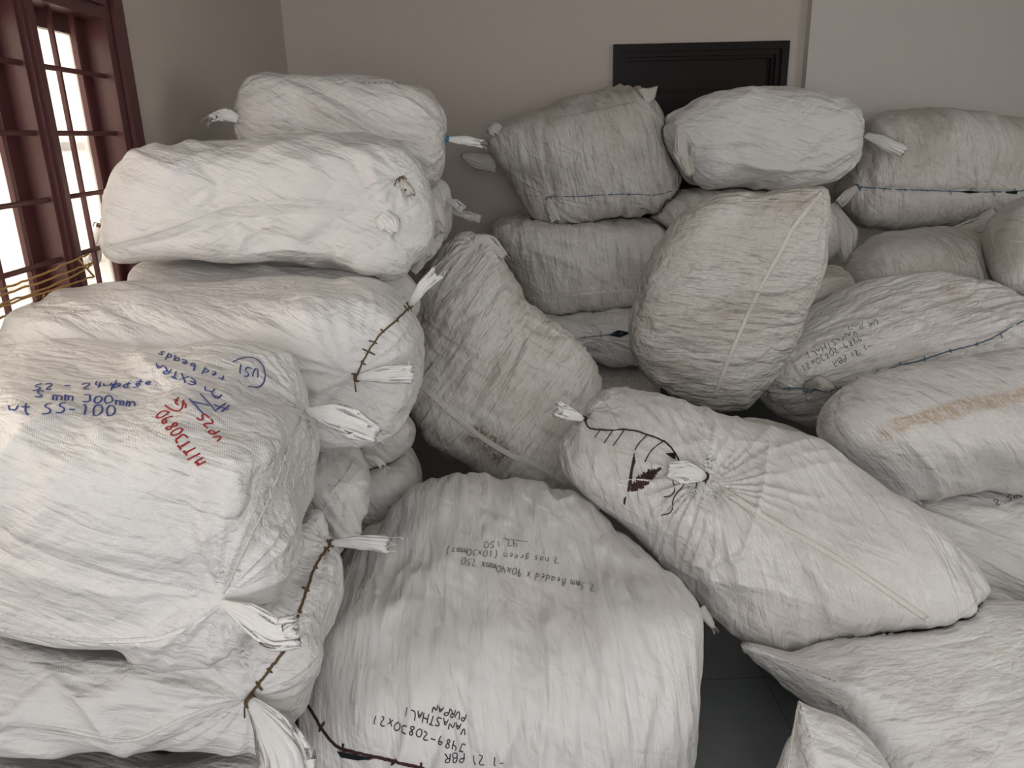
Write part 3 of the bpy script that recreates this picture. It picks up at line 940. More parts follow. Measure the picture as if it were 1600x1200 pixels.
# ---- right foreground
EE = Sack('EE', [(1245, 1090), (1245, 1090), (1262, 1100), (1320, 1120), (1365, 1165), (1415, 1250), (1430, 1400), (1250, 1440), (1190, 1320), (1208, 1220), (1230, 1140)],
          1.32, (0.25, 0.1, 1), (0, -1, 0.2), (0.30, 0.22, 0.16), FAB_CLEAN, 70, 2.8, folds=[(20, 0.05, 0.005, 4)], seed=4,
          gathers=[(1245, 1095, .10, .006, 10, .0)], label='small pointed sack corner with a stitched edge, bottom right foreground')
P = Sack('P', [(872, 700), (888, 665), (925, 612), (960, 604), (1040, 615), (1130, 645), (1180, 665), (1290, 688), (1350, 740), (1440, 800), (1500, 855), (1546, 920), (1546, 920), (1538, 955), (1480, 975), (1400, 985), (1305, 1014), (1222, 1036), (1178, 1012), (1128, 970), (1060, 915), (1000, 855), (930, 790), (880, 740)],
         2.15, (1, -0.55, -0.28), (-0.15, -0.45, 1), (0.66, 0.34, 0.26), FAB, 170, 3.0,
         folds=[(75, 0.045, 0.006, 4.5), (60, 0.10, 0.008, 3)], gathers=[(912, 655, .12, .008, 14, .02), (1108, 750, .21, .020, 30, .03), (1530, 930, .1, .006, 10, 0)],
         ridges=[([(1150, 690), (1201, 697), (1196, 740), (1186, 790), (1160, 868), (1103, 884), (1070, 870)], .009, .012), ([(1050, 700), (1100, 690), (1130, 700)], .02, .008), ([(960, 610), (930, 640), (905, 690)], .02, .010), ([(1000, 850), (1090, 900), (1200, 920), (1330, 960)], .018, .008)],
         seed=5, label='big sack lying diagonally at right centre, brown brush mark and maroon lacing')
M = Sack('M', [(470, 1090), (476, 1000), (500, 920), (556, 848), (606, 795), (650, 752), (720, 745), (800, 748), (880, 760), (935, 795), (1000, 865), (1062, 912), (1097, 955), (1093, 1010), (1080, 1080), (1072, 1200), (1050, 1330), (900, 1400), (650, 1400), (520, 1320), (478, 1200)],
         1.86, (1, 0.06, 0), (0.0, -0.12, 1), (0.46, 0.46, 0.34), FAB_CLEAN, 150, (4.2, 4.2, 3.2),
         folds=[(80, 0.035, 0.007, 5), (97, 0.09, 0.011, 3)], gathers=[(470, 1100, .12, .008, 12, .01)],
         ridges=[([(560, 960), (700, 900), (850, 905), (1000, 940)], .08, .012)],
         stains=[([(820, 930), (900, 960)], .10, (0.55, 0.47, 0.38), .25)],
         seed=7, label='broad sack standing on the floor at bottom centre, with upside-down pen writing')
DD = Sack('DD', [(1143, 994), (1143, 994), (1172, 1006), (1218, 1030), (1290, 1004), (1390, 968), (1500, 946), (1620, 932), (1800, 985), (1850, 1200), (1750, 1420), (1560, 1450), (1440, 1340), (1340, 1190), (1245, 1085), (1180, 1032)],
          1.62, (1, 0.1, 0), (0.1, -0.3, 1), (0.55, 0.42, 0.25), FAB_CLEAN, 110, 3.0,
          folds=[(-12, 0.10, 0.006, 6), (65, 0.12, 0.005, 5)], gathers=[(1190, 1020, .16, .010, 10, .0)], ridges=[([(1340, 985), (1480, 965), (1600, 975)], .03, .012), ([(1330, 1080), (1345, 1010), (1360, 1120)], .02, .006)],
          seed=6, label='plain sack with a long pointed corner, right foreground under the diagonal sack')
# ---- left pile, second stack
L8 = Sack('L8', [(-120, 640), (-40, 530), (0, 497), (60, 462), (150, 440), (300, 446), (450, 432), (580, 427), (620, 448), (642, 490), (653, 545), (650, 600), (632, 655), (590, 690), (540, 704), (480, 700), (300, 700), (-60, 700)],
          2.07, (1, 0.14, 0), Z, (0.66, 0.42, 0.27), FAB_CLEAN, 110, (5, 4, 3.4),
          folds=[(28, 0.07, 0.009, 5), (35, 0.14, 0.010, 4)], gathers=[(640, 478, .12, .010, 16, .015), (555, 590, .17, .012, 20, .03)],
          ridges=[([(150, 450), (300, 470), (400, 520), (470, 560)], .02, .010), ([(100, 470), (200, 500), (300, 540)], .018, .009), ([(470, 470), (500, 540), (550, 590)], .02, .016), ([(0, 500), (100, 515), (180, 545)], .016, .011), ([(60, 480), (170, 485), (300, 530), (340, 560)], .015, -.012), ([(230, 455), (330, 480), (430, 540)], .015, -.012), ([(520, 450), (590, 500), (620, 500)], .02, .010), ([(440, 600), (500, 600), (550, 592)], .015, .012), ([(500, 540), (490, 610), (500, 680)], .02, .012)],
          seed=8, label='white sack in the left pile just behind the written-on sack, twine-laced end with two ears')
Dk = Sack('D', [(380, 690), (500, 685), (560, 690), (578, 722), (577, 790), (560, 850), (500, 870), (380, 850)],
          1.95, (1, 0.1, 0), Z, (0.5, 0.4, 0.24), FAB_CLEAN, 60, 3.4, folds=[(60, 0.05, 0.007, 3)], gathers=[(540, 760, .12, .006, 12, .01)], seed=9,
          label='sack under the twine-laced sack, only its bulging end visible, left pile')
L3 = Sack('L3', [(153, 360), (158, 310), (178, 270), (212, 241), (260, 231), (400, 221), (520, 207), (580, 207), (625, 222), (655, 255), (668, 300), (672, 360), (655, 410), (625, 435), (595, 440), (540, 410), (400, 405), (250, 405), (175, 402)],
          2.55, (1, 0.16, 0), Z, (0.60, 0.40, 0.24), FAB_CLEAN, 120, (5.5, 4, 4),
          folds=[(20, 0.10, 0.010, 3), (-40, 0.10, 0.009, 2.5)], gathers=[(625, 278, .10, .009, 14, .015), (155, 352, .12, .009, 12, .02), (610, 350, .08, .008, 8, .0)],
          ridges=[([(170, 380), (280, 350), (350, 322), (450, 316), (540, 322), (615, 345)], .012, .014), ([(570, 240), (590, 290), (615, 345)], .02, .014), ([(200, 240), (250, 260), (300, 290)], .02, .012), ([(300, 245), (340, 290), (330, 310)], .015, -.012), ([(170, 392), (260, 375), (350, 345), (450, 335), (540, 338)], .014, -.012), ([(360, 340), (385, 365), (370, 390)], .012, .011), ([(385, 365), (430, 350), (470, 365)], .012, .010), ([(430, 240), (480, 260), (520, 300)], .02, .010), ([(540, 225), (560, 270), (600, 330)], .015, -.010), ([(380, 395), (450, 385), (540, 395)], .012, .010), ([(190, 270), (210, 330), (200, 380)], .02, .008)],
          seed=10, label='big white sack second from the top of the left pile, reaching the window')
L7 = Sack('L7', [(60, 500), (130, 452), (190, 408), (300, 402), (580, 402), (632, 420), (656, 455), (650, 500), (500, 530), (300, 530), (100, 530)],
          2.68, (1, 0.14, 0), Z, (0.62, 0.26, 0.2), FAB_CLEAN, 60, 4, folds=[(10, 0.07, 0.006, 4)], seed=11,
          label='flattened white sack squeezed under the big window-side sack in the left pile')
L1 = Sack('L1', [(365, 165), (380, 128), (405, 115), (440, 118), (520, 125), (640, 127), (672, 138), (691, 165), (697, 205), (696, 245), (688, 278), (665, 300), (600, 312), (450, 302), (395, 262), (370, 215)],
          3.2, (1, 0.12, 0), Z, (0.52, 0.28, 0.26), FAB, 90, (5, 3.4, 3.2),
          folds=[(28, 0.09, 0.009, 5), (10, 0.07, 0.006, 3)], gathers=[(697, 215, .13, .010, 16, .03), (368, 182, .10, .008, 12, .01)],
          ridges=[([(440, 135), (520, 170), (600, 215), (680, 225)], .015, .016), ([(375, 190), (450, 195), (560, 215), (690, 218)], .012, .014), ([(470, 130), (560, 170), (640, 215)], .014, -.012), ([(600, 135), (660, 175), (690, 210)], .012, .010), ([(400, 130), (430, 180), (440, 240)], .02, .009)], stains=[([(620, 128), (690, 160)], .03, (0.42, 0.37, 0.30), .5)],
          seed=12, label='topmost sack of the left pile, near the wall corner, with a bright blue tie')
L5 = Sack('L5', [(530, 330), (620, 318), (678, 300), (695, 335), (690, 385), (665, 412), (600, 425), (520, 410)],
          2.97, (1, 0.1, 0), Z, (0.5, 0.11, 0.24), FAB, 50, 3.4, folds=[(70, 0.06, 0.007, 3)], seed=13,
          label='sack end showing behind the big window-side sack, right of its tied ear')
L6 = Sack('L6', [(560, 300), (640, 285), (700, 278), (708, 330), (703, 366), (680, 388), (600, 395), (560, 380)],
          3.5, (1, 0.1, 0), Z, (0.5, 0.2, 0.24), FAB, 50, 3.4, folds=[(70, 0.06, 0.007, 3)], seed=14,
          label='rearmost sack end of the left pile, below the blue-tied top sack')
L2 = Sack('L2', [(268, 236), (290, 226), (330, 219), (372, 222), (430, 235), (440, 340), (268, 340)],
          3.25, (1, 0.1, 0), Z, (0.4, 0.36, 0.24), FAB, 50, 3.4, folds=[(20, 0.06, 0.006, 3)], seed=15,
          label='sack hump by the left wall, peeping over the window-side sack')
L9 = Sack('L9', [(430, 640), (560, 640), (630, 640), (649, 668), (643, 700), (605, 726), (560, 732), (430, 720)],
          2.55, (1, 0.1, 0), Z, (0.5, 0.4, 0.24), FAB, 50, 3.4, folds=[(60, 0.06, 0.007, 3)], seed=16,
          label='sack end in shade just under the twine-laced sack of the left pile')
L10 = Sack('L10', [(400, 710), (590, 700), (638, 690), (656, 728), (652, 785), (628, 818), (590, 840), (400, 845)],
           2.5, (1, 0.1, 0), Z, (0.5, 0.4, 0.24), FAB, 50, 3.4, folds=[(60, 0.06, 0.007, 3)], seed=17,
           label='lowest shaded sack end of the left pile beside the dark floor gap')
# ---- middle
O_ = Sack('O', [(1000, 432), (1022, 390), (1048, 350), (1085, 320), (1130, 303), (1200, 300), (1291, 292), (1291, 292), (1294, 325), (1292, 400), (1262, 500), (1220, 582), (1168, 640), (1168, 640), (1110, 642), (1040, 615), (1000, 575), (984, 540), (984, 490)],
          3.2, (-0.22, 0.15, -1), (0.05, -1, 0.1), (0.54, 0.40, 0.21), FAB_DIRTY, 110, 2.8,
          folds=[(5, 0.035, 0.004, 5), (-30, 0.10, 0.008, 3)], gathers=[(1285, 298, .25, .010, 14, 0), (1168, 640, .15, .008, 12, 0)],
          stains=[([(1050, 400), (1150, 380)], .12, (0.45, 0.40, 0.32), .3)],
          seed=18, label='dusty sack standing upright at centre right, leaning back with a curved seam')
N_ = Sack('N', [(690, 385), (725, 363), (765, 372), (785, 410), (832, 482), (890, 520), (925, 560), (937, 610), (928, 650), (930, 720), (940, 830), (860, 870), (790, 810), (745, 738), (700, 715), (650, 665), (624, 620), (638, 570), (650, 500), (662, 430)],
          3.0, (0.42, -0.35, -0.8), (-0.1, -1, 0.25), (0.55, 0.36, 0.25), FAB_DIRTY, 110, 2.9,
          folds=[(-55, 0.04, 0.005, 5), (30, 0.035, 0.004, 4), (-60, 0.12, 0.010, 3)], gathers=[(745, 378, .16, .010, 16, .02)],
          ridges=[([(815, 490), (825, 540), (790, 620)], .014, .010)],
          stains=[([(745, 680), (790, 712)], .06, (0.22, 0.14, 0.10), .95), ([(650, 650), (700, 690)], .03, (0.30, 0.24, 0.2), .5), ([(700, 500), (760, 600)], .15, (0.50, 0.42, 0.35), .35)],
          seed=19, label='grimy sack slumped against the left pile, double-stitched seam along its lower edge')
# ---- right side
BB = Sack('BB', [(1275, 668), (1286, 636), (1322, 598), (1400, 575), (1500, 555), (1600, 538), (1720, 550), (1780, 680), (1720, 770), (1600, 764), (1480, 773), (1405, 788), (1350, 752), (1300, 712), (1278, 685)],
          2.66, (1, -0.05, 0), (0, -0.5, 1), (0.60, 0.30, 0.25), FAB, 100, 3.2,
          folds=[(50, 0.09, 0.008, 5), (35, 0.05, 0.004, 4)], gathers=[(1330, 598, .14, .009, 14, .0)],
          stains=[([(1400, 662), (1480, 643), (1560, 624), (1640, 604)], .042, (0.44, 0.28, 0.14), .7), ([(1380, 680), (1440, 660)], .03, (0.5, 0.36, 0.2), .5)],
          seed=20, label='sack with a long rusty-brown stain stripe, right edge')
CC = Sack('CC', [(1300, 700), (1330, 728), (1395, 782), (1440, 776), (1500, 768), (1600, 762), (1720, 768), (1770, 900), (1660, 1010), (1500, 1010), (1380, 900), (1300, 780)],
          2.52, (1, -0.05, 0), (0, -0.4, 1), (0.60, 0.30, 0.22), FAB_CLEAN, 90, 3.2, folds=[(25, 0.07, 0.008, 6)], ridges=[([(1345, 742), (1420, 790), (1520, 832), (1640, 890)], .012, .013), ([(1400, 810), (1500, 856), (1640, 930)], .012, .010), ([(1400, 785), (1470, 800), (1620, 850)], .014, -.010)], seed=21,
          label='sack below the rust-stained sack at the right edge, small pen note on it')
AA = Sack('AA', [(1172, 608), (1186, 552), (1230, 512), (1270, 472), (1330, 442), (1400, 430), (1480, 427), (1540, 430), (1600, 462), (1680, 500), (1690, 600), (1500, 640), (1320, 662), (1262, 672), (1212, 650)],
          3.42, (1, -0.12, 0.12), (0, -0.4, 1), (0.58, 0.30, 0.25), FAB, 100, 3.2,
          folds=[(-18, 0.035, 0.006, 6), (40, 0.07, 0.006, 4)], gathers=[(1268, 610, .16, .010, 20, .015), (1555, 525, .14, .008, 14, 0), (1450, 550, .12, .006, 12, 0)],
          stains=[([(1480, 450), (1500, 462)], .05, (0.42, 0.28, 0.18), .55)],
          seed=22, label='sack with black handwriting and blue lacing on the right, behind the rust-stained sack')
GG = Sack('GG', [(1120, 665), (1175, 648), (1240, 668), (1290, 690), (1330, 730), (1310, 790), (1200, 760), (1120, 710)],
          2.88, (1, -0.1, 0), (0, -0.3, 1), (0.4, 0.2, 0.22), FAB_DIRTY, 40, 3, folds=[(20, 0.06, 0.006, 4)], seed=23,
          label='shadowed sack deep in the gap between the upright and the diagonal sack')
U = Sack('U', [(1037, 200), (1050, 176), (1100, 151), (1180, 138), (1260, 137), (1310, 150), (1340, 175), (1353, 205), (1350, 240), (1330, 265), (1290, 290), (1230, 292), (1180, 290), (1110, 298), (1075, 286), (1055, 255), (1040, 225)],
         4.35, (1, -0.05, 0), Z, (0.60, 0.30, 0.28), FAB_CLEAN, 100, (4, 3.2, 3),
         folds=[(15, 0.10, 0.013, 3), (-35, 0.09, 0.010, 2.5)], gathers=[(1350, 212, .20, .016, 18, .03), (1075, 250, .12, .012, 8, 0)],
         ridges=[([(1055, 185), (1080, 230), (1085, 280)], .03, .022), ([(1130, 250), (1200, 262), (1280, 265), (1340, 230)], .02, .016)],
         seed=24, label='topmost sack in front of the dark door, tied ear on its right end')
Q = Sack('Q', [(758, 218), (783, 192), (830, 175), (900, 150), (960, 136), (1000, 138), (1022, 158), (1042, 200), (1060, 250), (1064, 280), (1055, 305), (1032, 332), (1000, 340), (950, 343), (890, 352), (850, 350), (825, 335), (805, 300), (785, 270), (766, 245)],
         4.62, (1, -0.1, 0.12), (0, -0.15, 1), (0.56, 0.36, 0.34), FAB_DIRTY, 100, 2.9,
         folds=[(75, 0.05, 0.008, 4), (60, 0.10, 0.010, 3)], gathers=[(857, 308, .20, .016, 18, .02), (1010, 320, .15, .012, 10, 0), (780, 200, .12, .01, 10, 0)],
         seed=25, label='plump rounded sack on top of the middle stack, left of the dark door, blue stitched')
R_ = Sack('R', [(765, 354), (795, 334), (900, 342), (1035, 338), (1055, 400), (1010, 480), (900, 490), (848, 494), (822, 472), (800, 432), (775, 395)],
          4.5, (1, -0.05, 0), (0, -0.1, 1), (0.56, 0.28, 0.28), FAB_DIRTY, 80, 3.4,
          folds=[(80, 0.06, 0.007, 3), (20, 0.10, 0.010, 3)], gathers=[(775, 385, .2, .010, 12, .0)],
          seed=26, label='sack directly beneath the plump rounded sack, straight seam along its lower side')
S_ = Sack('S', [(790, 490), (850, 488), (1000, 472), (1050, 500), (1045, 560), (990, 573), (950, 571), (900, 545), (790, 555)],
          4.25, (1, -0.05, 0), (0, -0.1, 1), (0.56, 0.38, 0.2), FAB_CLEAN, 70, 3.4,
          folds=[(20, 0.06, 0.007, 3)], gathers=[(945, 530, .2, .014, 18, .02)], seed=27, label='bluish-white sack with a small dark opening in its lacing, third down in the middle stack')
T_ = Sack('T', [(840, 575), (930, 562), (1010, 570), (1040, 600), (1020, 690), (900, 720), (840, 660)],
          4.1, (1, -0.05, 0), (0, -0.1, 1), (0.5, 0.38, 0.26), FAB_DIRTY, 50, 3.4, folds=[(85, 0.05, 0.004, 3)], seed=28,
          label='sack with faint rows of print in the small gap behind the diagonal sack')
Yy = Sack('Y', [(1535, 360), (1556, 328), (1600, 306), (1700, 300), (1750, 380), (1710, 460), (1600, 466), (1562, 455), (1540, 420)],
          3.75, (1, -0.05, 0), Z, (0.45, 0.36, 0.28), FAB_DIRTY, 60, 3, folds=[(85, 0.06, 0.006, 4)],
          seed=29, label='round sack end cut by the right edge of the picture, beside the blue-laced top sack')
W_ = Sack('W', [(1302, 305), (1320, 272), (1346, 215), (1358, 180), (1420, 172), (1520, 172), (1600, 185), (1690, 220), (1710, 290), (1680, 340), (1600, 350), (1500, 352), (1400, 360), (1340, 357), (1318, 335)],
          4.6, (1, -0.08, 0), Z, (0.64, 0.28, 0.31), FAB_DIRTY, 100, 3.3,
          folds=[(80, 0.05, 0.007, 4), (95, 0.10, 0.010, 3)], gathers=[(1345, 292, .16, .010, 12, .01), (1470, 300, .12, .009, 10, .01), (1530, 300, .12, .009, 10, .01)],
          ridges=[([(1340, 292), (1450, 298), (1590, 300)], .02, -.025)],
          stains=[([(1480, 335), (1540, 325)], .05, (0.33, 0.27, 0.2), .5)],
          seed=30, label='long top sack at the right against the wall, blue lacing along its front')
X_ = Sack('X', [(1300, 450), (1330, 400), (1360, 368), (1420, 358), (1500, 354), (1550, 370), (1570, 440), (1500, 510), (1330, 510)],
          4.1, (1, -0.05, 0), (0, -0.1, 1), (0.5, 0.38, 0.26), FAB_DIRTY, 60, 3.4, folds=[(80, 0.07, 0.006, 3)], seed=31,
          label='sack under the blue-laced top sack at the right, smooth rounded front')
V_ = Sack('V', [(1004, 360), (1034, 298), (1110, 292), (1275, 292), (1296, 312), (1312, 350), (1312, 395), (1290, 415), (1200, 425), (1060, 410)],
          4.45, (1, -0.05, 0), Z, (0.6, 0.26, 0.24), FAB_DIRTY, 70, 3.4, folds=[(70, 0.06, 0.007, 3)], seed=32,
          label='sack under the tied-ear top sack, mostly hidden behind the upright sack')
Zz = Sack('Z', [(1200, 440), (1270, 418), (1312, 414), (1340, 440), (1340, 520), (1200, 540)],
          3.9, (1, -0.05, 0), Z, (0.45, 0.36, 0.24), FAB_DIRTY, 40, 3.4, folds=[(-20, 0.05, 0.006, 4)], seed=33,
          label='sack sliver between the upright sack and the handwritten blue-laced sack')

# ------------------------------------------------------------------ ears, lacing, seams, writing
# near left stack
A.ear([(478, 641), (530, 653), (588, 678)], [8, 36, 42, 26], depth=.03, seed=1)
A.ear([(345, 941), (385, 962), (430, 992), (464, 985)], [10, 38, 48, 46], depth=.05, seed=2)
A.cord([(474, 646), (454, 685), (441, 722), (419, 780), (384, 850), (350, 928)], M_WHITECORD, .0022, 14, .012)
A.seam([(0, 986), (80, 994), (160, 1003), (250, 1000), (305, 975), (340, 948)], .004, M_EAR, 'edge_fold', 1)
blue = [write('wt 55-100', (12, 646), (14.5, .3), (2.5, -17), 1),
        write('6S mm 300mm', (36, 621), (12.5, 1.0), (3, -12), 2),
        write('52 - 24 pcs', (50, 611), (12.5, -.4), (4, -10), 3),
        write('white', (160, 605), (12, -.5), (5, -9), 4),
        write('red beads', (352, 588), (-9, -3.6), (-4, 10), 5),
        write('EXTRA', (308, 594), (-10, -4.2), (-4, 10), 6),
        write('U51', (404, 577), (-9, -2), (-2, 15), 7) + [smooth_line([(364, 566), (378, 559), (396, 558), (410, 568), (415, 585), (412, 600), (403, 607), (388, 604)])],
        write('M', (334, 607), (-14, -3), (-2, 9), 8) + write('A', (345, 617), (-14, -3), (-2, 12), 9),
        [[(296, 624), (318, 648)], [(313, 616), (337, 643)], [(300, 628), (326, 634)], [(334, 633), (357, 641)], [(338, 641), (352, 631)], [(346, 644), (358, 634)]]]
lines(A, blue, M_INKBLUE, .0014, 'blue marker handwriting')
lines(A, [write('MITT30890', (322, 722), (-5.2, -7.0), (-17, 9), 11), write('VP25', (352, 684), (-6.4, -7.4), (-13, 7), 12),
          write('47', (294, 628), (-9, -4), (-3, 11), 13) + [smooth_line([(258, 634), (268, 642), (282, 644), (286, 634)])]], M_INKRED, .0016, 'red marker handwriting')

B.ear([(389, 1093), (420, 1128), (452, 1180), (462, 1240)], [16, 58, 82, 80], depth=.05, tie=M_BROWNCORD, seed=3, pleats=9)
B.ear([(515, 849), (555, 846), (605, 851)], [8, 20, 26], depth=.03, tie=M_BROWNCORD, seed=4)
B.cord([(514, 852), (493, 881), (478, 924), (466, 961), (445, 1019), (421, 1044), (389, 1088)], M_BROWNCORD, .0030, 7, .012, label='brown twine lacing')
B.seam([(0, 1130), (110, 1140), (200, 1165), (270, 1130), (330, 1105), (380, 1095)], .004, M_EAR, 'edge_fold', 1)

# second left stack
L8.ear([(555, 591), (600, 585), (644, 581)], [8, 24, 28], depth=.03, tie=M_BROWNCORD, seed=5)
L8.ear([(638, 479), (660, 450), (684, 426)], [8, 16, 20], depth=.03, tie=M_BROWNCORD, seed=6)
L8.cord([(638, 481), (622, 498), (600, 515), (580, 540), (563, 572), (556, 588)], M_BROWNCORD, .0026, 4, .014, label='brown twine lacing')
Dk.cord([(552, 720), (540, 745), (515, 770)], M_WHITECORD, .0018, 5, .012)
Dk.ear([(572, 712), (586, 716), (598, 728)], [5, 9, 10], mat=M_EAR_OLD, seed=30)
L3.ear([(156, 350), (150, 376), (138, 402)], [6, 20, 32], depth=.0, tie=M_BROWNCORD, seed=7)
L3.ear([(626, 279), (633, 292), (640, 306)], [6, 15, 17], mat=M_EAR_OLD, depth=.03, tie=M_BROWNCORD, seed=8)
L3.ear([(596, 336), (610, 350), (617, 364)], [26, 32, 10], mat=M_EAR, depth=.012, seed=9, fray=False)
L3.seam([(172, 382), (230, 368), (285, 350), (350, 324), (420, 315), (480, 314), (550, 322), (600, 336)], .003, M_EAR, 'side_seam', 1)
L1.ear([(372, 186), (350, 178), (330, 186)], [12, 20, 10], depth=.03, seed=10)
L1.ear([(697, 217), (722, 219), (753, 225)], [6, 13, 11], depth=.0, tie=M_BLUETIE, seed=11)
L1.strokes([[(566 + i * 9, 131), (570 + i * 9, 129 + (i % 2))] for i in range(10)], M_PENCIL, .0016, label='faint grey print')
L5.ear([(670, 344), (680, 354), (686, 366)], [8, 18, 18], mat=M_EAR_OLD, depth=.03, seed=12)
L6.ear([(699, 312), (711, 319), (723, 328)], [6, 14, 14], depth=.02, seed=13)
L6.ear([(706, 330), (728, 337), (750, 342)], [6, 13, 12], depth=.01, seed=14, mat=M_EAR_OLD)
L7.ear([(645, 425), (658, 410), (668, 400)], [12, 14, 8], depth=.02, seed=15, mat=M_EAR_OLD)

# sack on the floor, bottom centre
lines(M, [write('2.5mm Beaded x 40x40mmx 250', (929, 914), (-6.0, -1.25), (-2.2, 11), 21),
          write('2 nos green (10x30mms)', (873, 872), (-6.2, -.6), (-1.4, 10), 22),
          write('42 150', (808, 844), (-7, .5), (.8, 10), 23), [[(786, 842), (824, 847)]]], M_PENCIL, .0010, 'thin grey upside-down handwriting')
lines(M, [write('PURPAN', (729, 1115), (-6.6, -1.8), (-3, 12), 24), write('VANASTHALI', (730, 1134), (-7.4, -2.2), (-3, 14), 25),
          write('J489-20830x21', (728, 1163), (-8.4, -2.7), (-3, 13), 26), write('-1 21 PBR', (788, 1184), (-8.4, -.8), (0, 16), 27)], M_INKBLACK, .0013, 'dark upside-down handwriting')
M.cord([(470, 1088), (484, 1104), (498, 1130), (512, 1150), (526, 1168), (570, 1178), (622, 1190), (668, 1202), (720, 1215)], M_DARKCORD, .0034, 9, .016, label='maroon twine lacing')
M.hole([(528, 1172), (560, 1178), (586, 1184), (560, 1186), (535, 1182)])
M.ear([(1094, 950), (1104, 963), (1114, 980)], [14, 14, 6], mat=M_EAR_OLD, depth=.0, seed=16)

# diagonal sack
P.ear([(913, 656), (896, 648), (870, 638)], [8, 18, 24], depth=.03, tie=M_DARKCORD, seed=17)
P.ear([(1103, 746), (1078, 738), (1044, 735)], [12, 36, 24], depth=.035, tie=M_DARKCORD, mat=M_EAR, seed=18, flat=.35)
P.cord([(913, 657), (918, 670), (940, 673), (965, 672), (985, 671), (1010, 679), (1040, 690), (1054, 706), (1062, 722)], M_DARKCORD, .0026, 0, name='stitching_cord', label='maroon twine lacing')
for grp in (([(1012, 680), (998, 693), (992, 704)], [(1038, 689), (1018, 702), (1008, 722)], [(937, 674), (930, 684)], [(958, 673), (944, 693)], [(975, 673), (958, 697)]),
            ([(1050, 748), (1056, 765), (1050, 777), (1038, 777)], [(1072, 748), (1064, 766), (1050, 777), (1052, 794), (1045, 803), (1033, 805)], [(1089, 752), (1087, 768)])):
    mb = MB()
    for ln in grp:
        q, _ = P.path(smooth_line(ln), 3, .003); mb.tube(q, .0016, 5)
    mb.build('loose_thread', M_DARKCORD, P.o, True)
P.hole([(1040, 709), (1054, 708), (1056, 718), (1050, 717)])
mk = []
rr = random.Random(5)
for k in range(5): mk.append([(989 + k * .9, 709 + abs(k - 2) * 5), (987 + k * .5 - 1, 735), (982 + k * .5, 767 - abs(k - 2) * 5)])
for k in range(30):
    t_ = k / 29; cx, cy = 986 + 46 * t_, 766 - 34 * t_; h_ = (4 + 11 * math.sin(math.pi * min(1, t_ * 1.1))) * rr.uniform(.6, 1.1)
    mk.append([(cx - h_ * .3, cy - h_ * .8), (cx + h_ * .3, cy + h_ * .6)])
mk += [[(984, 745), (981, 768)], [(986, 742), (983, 768)], [(988, 735), (986, 765)]]; mk.append([(978, 776), (976, 788)]); mk.append([(976, 778), (975, 786)])
P.strokes(mk, M_MARK, .0020, name='brush_mark', label='dark brown brushed mark')
P.seam([(1112, 752), (1160, 785), (1200, 812), (1300, 866), (1380, 920), (1447, 966)], .009)

# upright and slumped sacks
O_.seam([(1285, 300), (1262, 328), (1240, 352), (1222, 390), (1190, 445), (1160, 510), (1135, 570), (1116, 622)], .010)
N_.seam([(645, 590), (675, 618), (708, 648), (767, 696), (840, 732), (906, 772)], .012)
N_.ear([(742, 374), (765, 378), (788, 400)], [16, 20, 12], mat=M_EAR_OLD, depth=.02, seed=19)

# right side
AA.ear([(1260, 606), (1278, 596), (1300, 608)], [12, 20, 12], mat=M_EAR_OLD, depth=.16, tie=M_BLUECORD, seed=20)
lines(AA, [write('UR PAM', (1370, 499), (-6.0, 1.4), (1.5, 9), 31), write('VANASTHALI', (1336, 514), (-5.9, 2.9), (4, 9), 32),
           write('9489-20830x21', (1344, 523), (-5.4, 2.9), (4, 8.5), 33), write('-1 21 PBR', (1360, 535), (-5.4, 2.7), (4, 8.5), 34)], M_INKBLACK, .0013, 'black handwriting')
AA.cord([(1225, 606), (1262, 606), (1300, 612), (1330, 598), (1400, 571), (1440, 564), (1480, 549), (1520, 540), (1560, 524), (1586, 508), (1612, 496)], M_BLUECORD, .0028, 8, .022, label='blue twine lacing')
CC.strokes(write('2.5mm', (1554, 792), (8.5, -3), (-2, -9), 35), M_INKBLACK, .0014, label='small pen note')
U.ear([(1351, 211), (1380, 221), (1413, 235)], [8, 19, 20], depth=.12, tie=M_BLUECORD, seed=21)
U.ear([(1064, 196), (1066, 232), (1080, 274)], [14, 32, 12], mat=M_EAR_OLD, depth=.02, seed=22, fray=False, flat=.2)
Q.ear([(857, 309), (862, 328), (868, 346)], [6, 17, 14], depth=.04, tie=M_BLUECORD, mat=M_EAR_OLD, seed=23)
Q.ear([(1004, 152), (1014, 147), (1026, 136)], [28, 18, 4], mat=M_EAR_OLD, depth=.0, seed=24, fray=False)
Q.ear([(775, 256), (752, 253), (722, 243)], [28, 24, 8], mat=M_EAR_OLD, depth=-.04, seed=25)
Q.ear([(782, 204), (774, 200), (764, 208)], [16, 18, 12], mat=M_EAR_OLD, depth=.0, seed=26)
Q.cord([(860, 306), (890, 308), (930, 305), (970, 303), (1000, 303), (1022, 306), (1050, 298)], M_BLUECORD, .0026, 6, .018, label='blue twine lacing')
rr = random.Random(3)
Q.strokes([[(868 + i * 5.2, 185 - i * 1.05 + rr.uniform(-1, 1)), (871 + i * 5.2, 184 - i * 1.05 + rr.uniform(-1, 1))] for i in range(24)], M_PENCIL, .0018, label='dotted line of print')
R_.seam([(824, 466), (880, 463), (940, 456), (1005, 453)], .007, M_SEAM, 'side_seam', 1)
S_.cord([(905, 528), (945, 524), (965, 520), (1000, 520)], M_BLUECORD, .0022, 5, .016)
S_.hole([(950, 523), (966, 516), (988, 521), (968, 527)])
rr = random.Random(9)
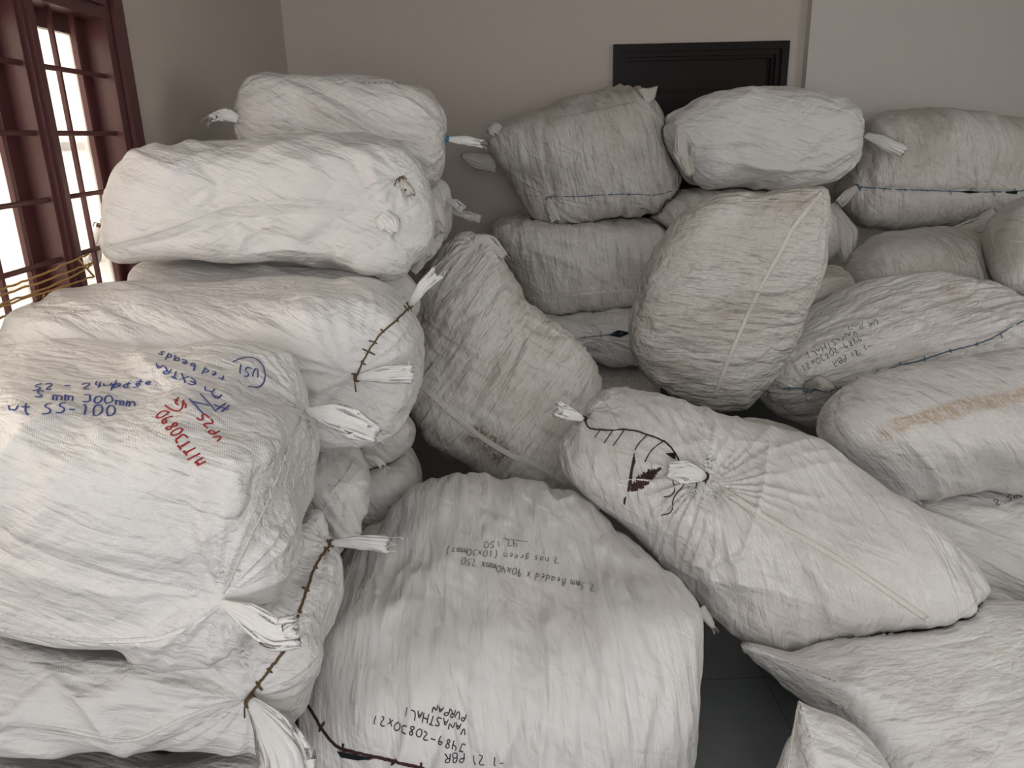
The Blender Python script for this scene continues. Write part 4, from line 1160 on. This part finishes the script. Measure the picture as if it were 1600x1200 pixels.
for y in (578, 588, 597):
    T_.strokes([[(936 + i * 6, y), (939 + i * 6 + rr.uniform(-1, 1), y + rr.uniform(-2, 2))] for i in range(10)], M_PENCIL, .0018, label='row of faint print')
W_.ear([(1340, 292), (1325, 304), (1311, 319)], [8, 15, 14], mat=M_EAR_OLD, depth=.04, tie=M_BLUECORD, seed=27)
W_.ear([(1556, 336), (1530, 352), (1492, 357)], [26, 24, 6], mat=M_EAR_OLD, depth=.04, seed=28)
W_.cord([(1340, 292), (1370, 294), (1405, 297), (1440, 297), (1500, 300), (1560, 300), (1592, 298), (1640, 297)], M_BLUECORD, .0030, 7, .022, label='blue twine lacing')
W_.hole([(1498, 300), (1515, 297), (1532, 301), (1514, 303)]); W_.hole([(1562, 301), (1590, 297), (1588, 304)])
V_.ear([(1300, 318), (1322, 365), (1326, 414)], [12, 42, 12], mat=M_EAR_OLD, depth=.05, seed=29, flat=.2)
Yy.seam([(1560, 375), (1600, 378), (1640, 378)], .005, M_SEAM, 'side_seam', 1)
EE.seam([(1249, 1102), (1240, 1142), (1231, 1195), (1226, 1240)], .005, M_SEAM, 'side_seam', 2)
DD.seam([(1520, 1008), (1560, 1018), (1640, 1045)], .005, M_SEAM, 'side_seam', 1)

# ------------------------------------------------------------------ rope on the window
mb = MB()
XR = WALL_X + 0.032
rr = random.Random(4)
for pl in ([(-40, 466), (0, 452), (60, 432), (122, 403), (138, 398)], [(-40, 474), (0, 461), (70, 440), (140, 412)], [(-40, 488), (0, 475), (60, 455), (130, 425), (146, 408)],
           [(-40, 494), (0, 481), (70, 456), (147, 432)], [(-30, 508), (0, 497), (40, 484), (66, 470)], [(66, 470), (70, 456)], [(122, 403), (147, 432)]):
    q = []
    for x, y in smooth_line(pl, 3):
        p = at_X(x, y, XR); q.append(p + np.array([rr.uniform(-.002, .002), 0, rr.uniform(-.002, .002)]))
    mb.tube(q, .0028, 5)
rope = mb.build('coir_rope', M_COIR, None, True)
tag(rope, 'brown coir rope strung in several strands across the barred window', 'rope')
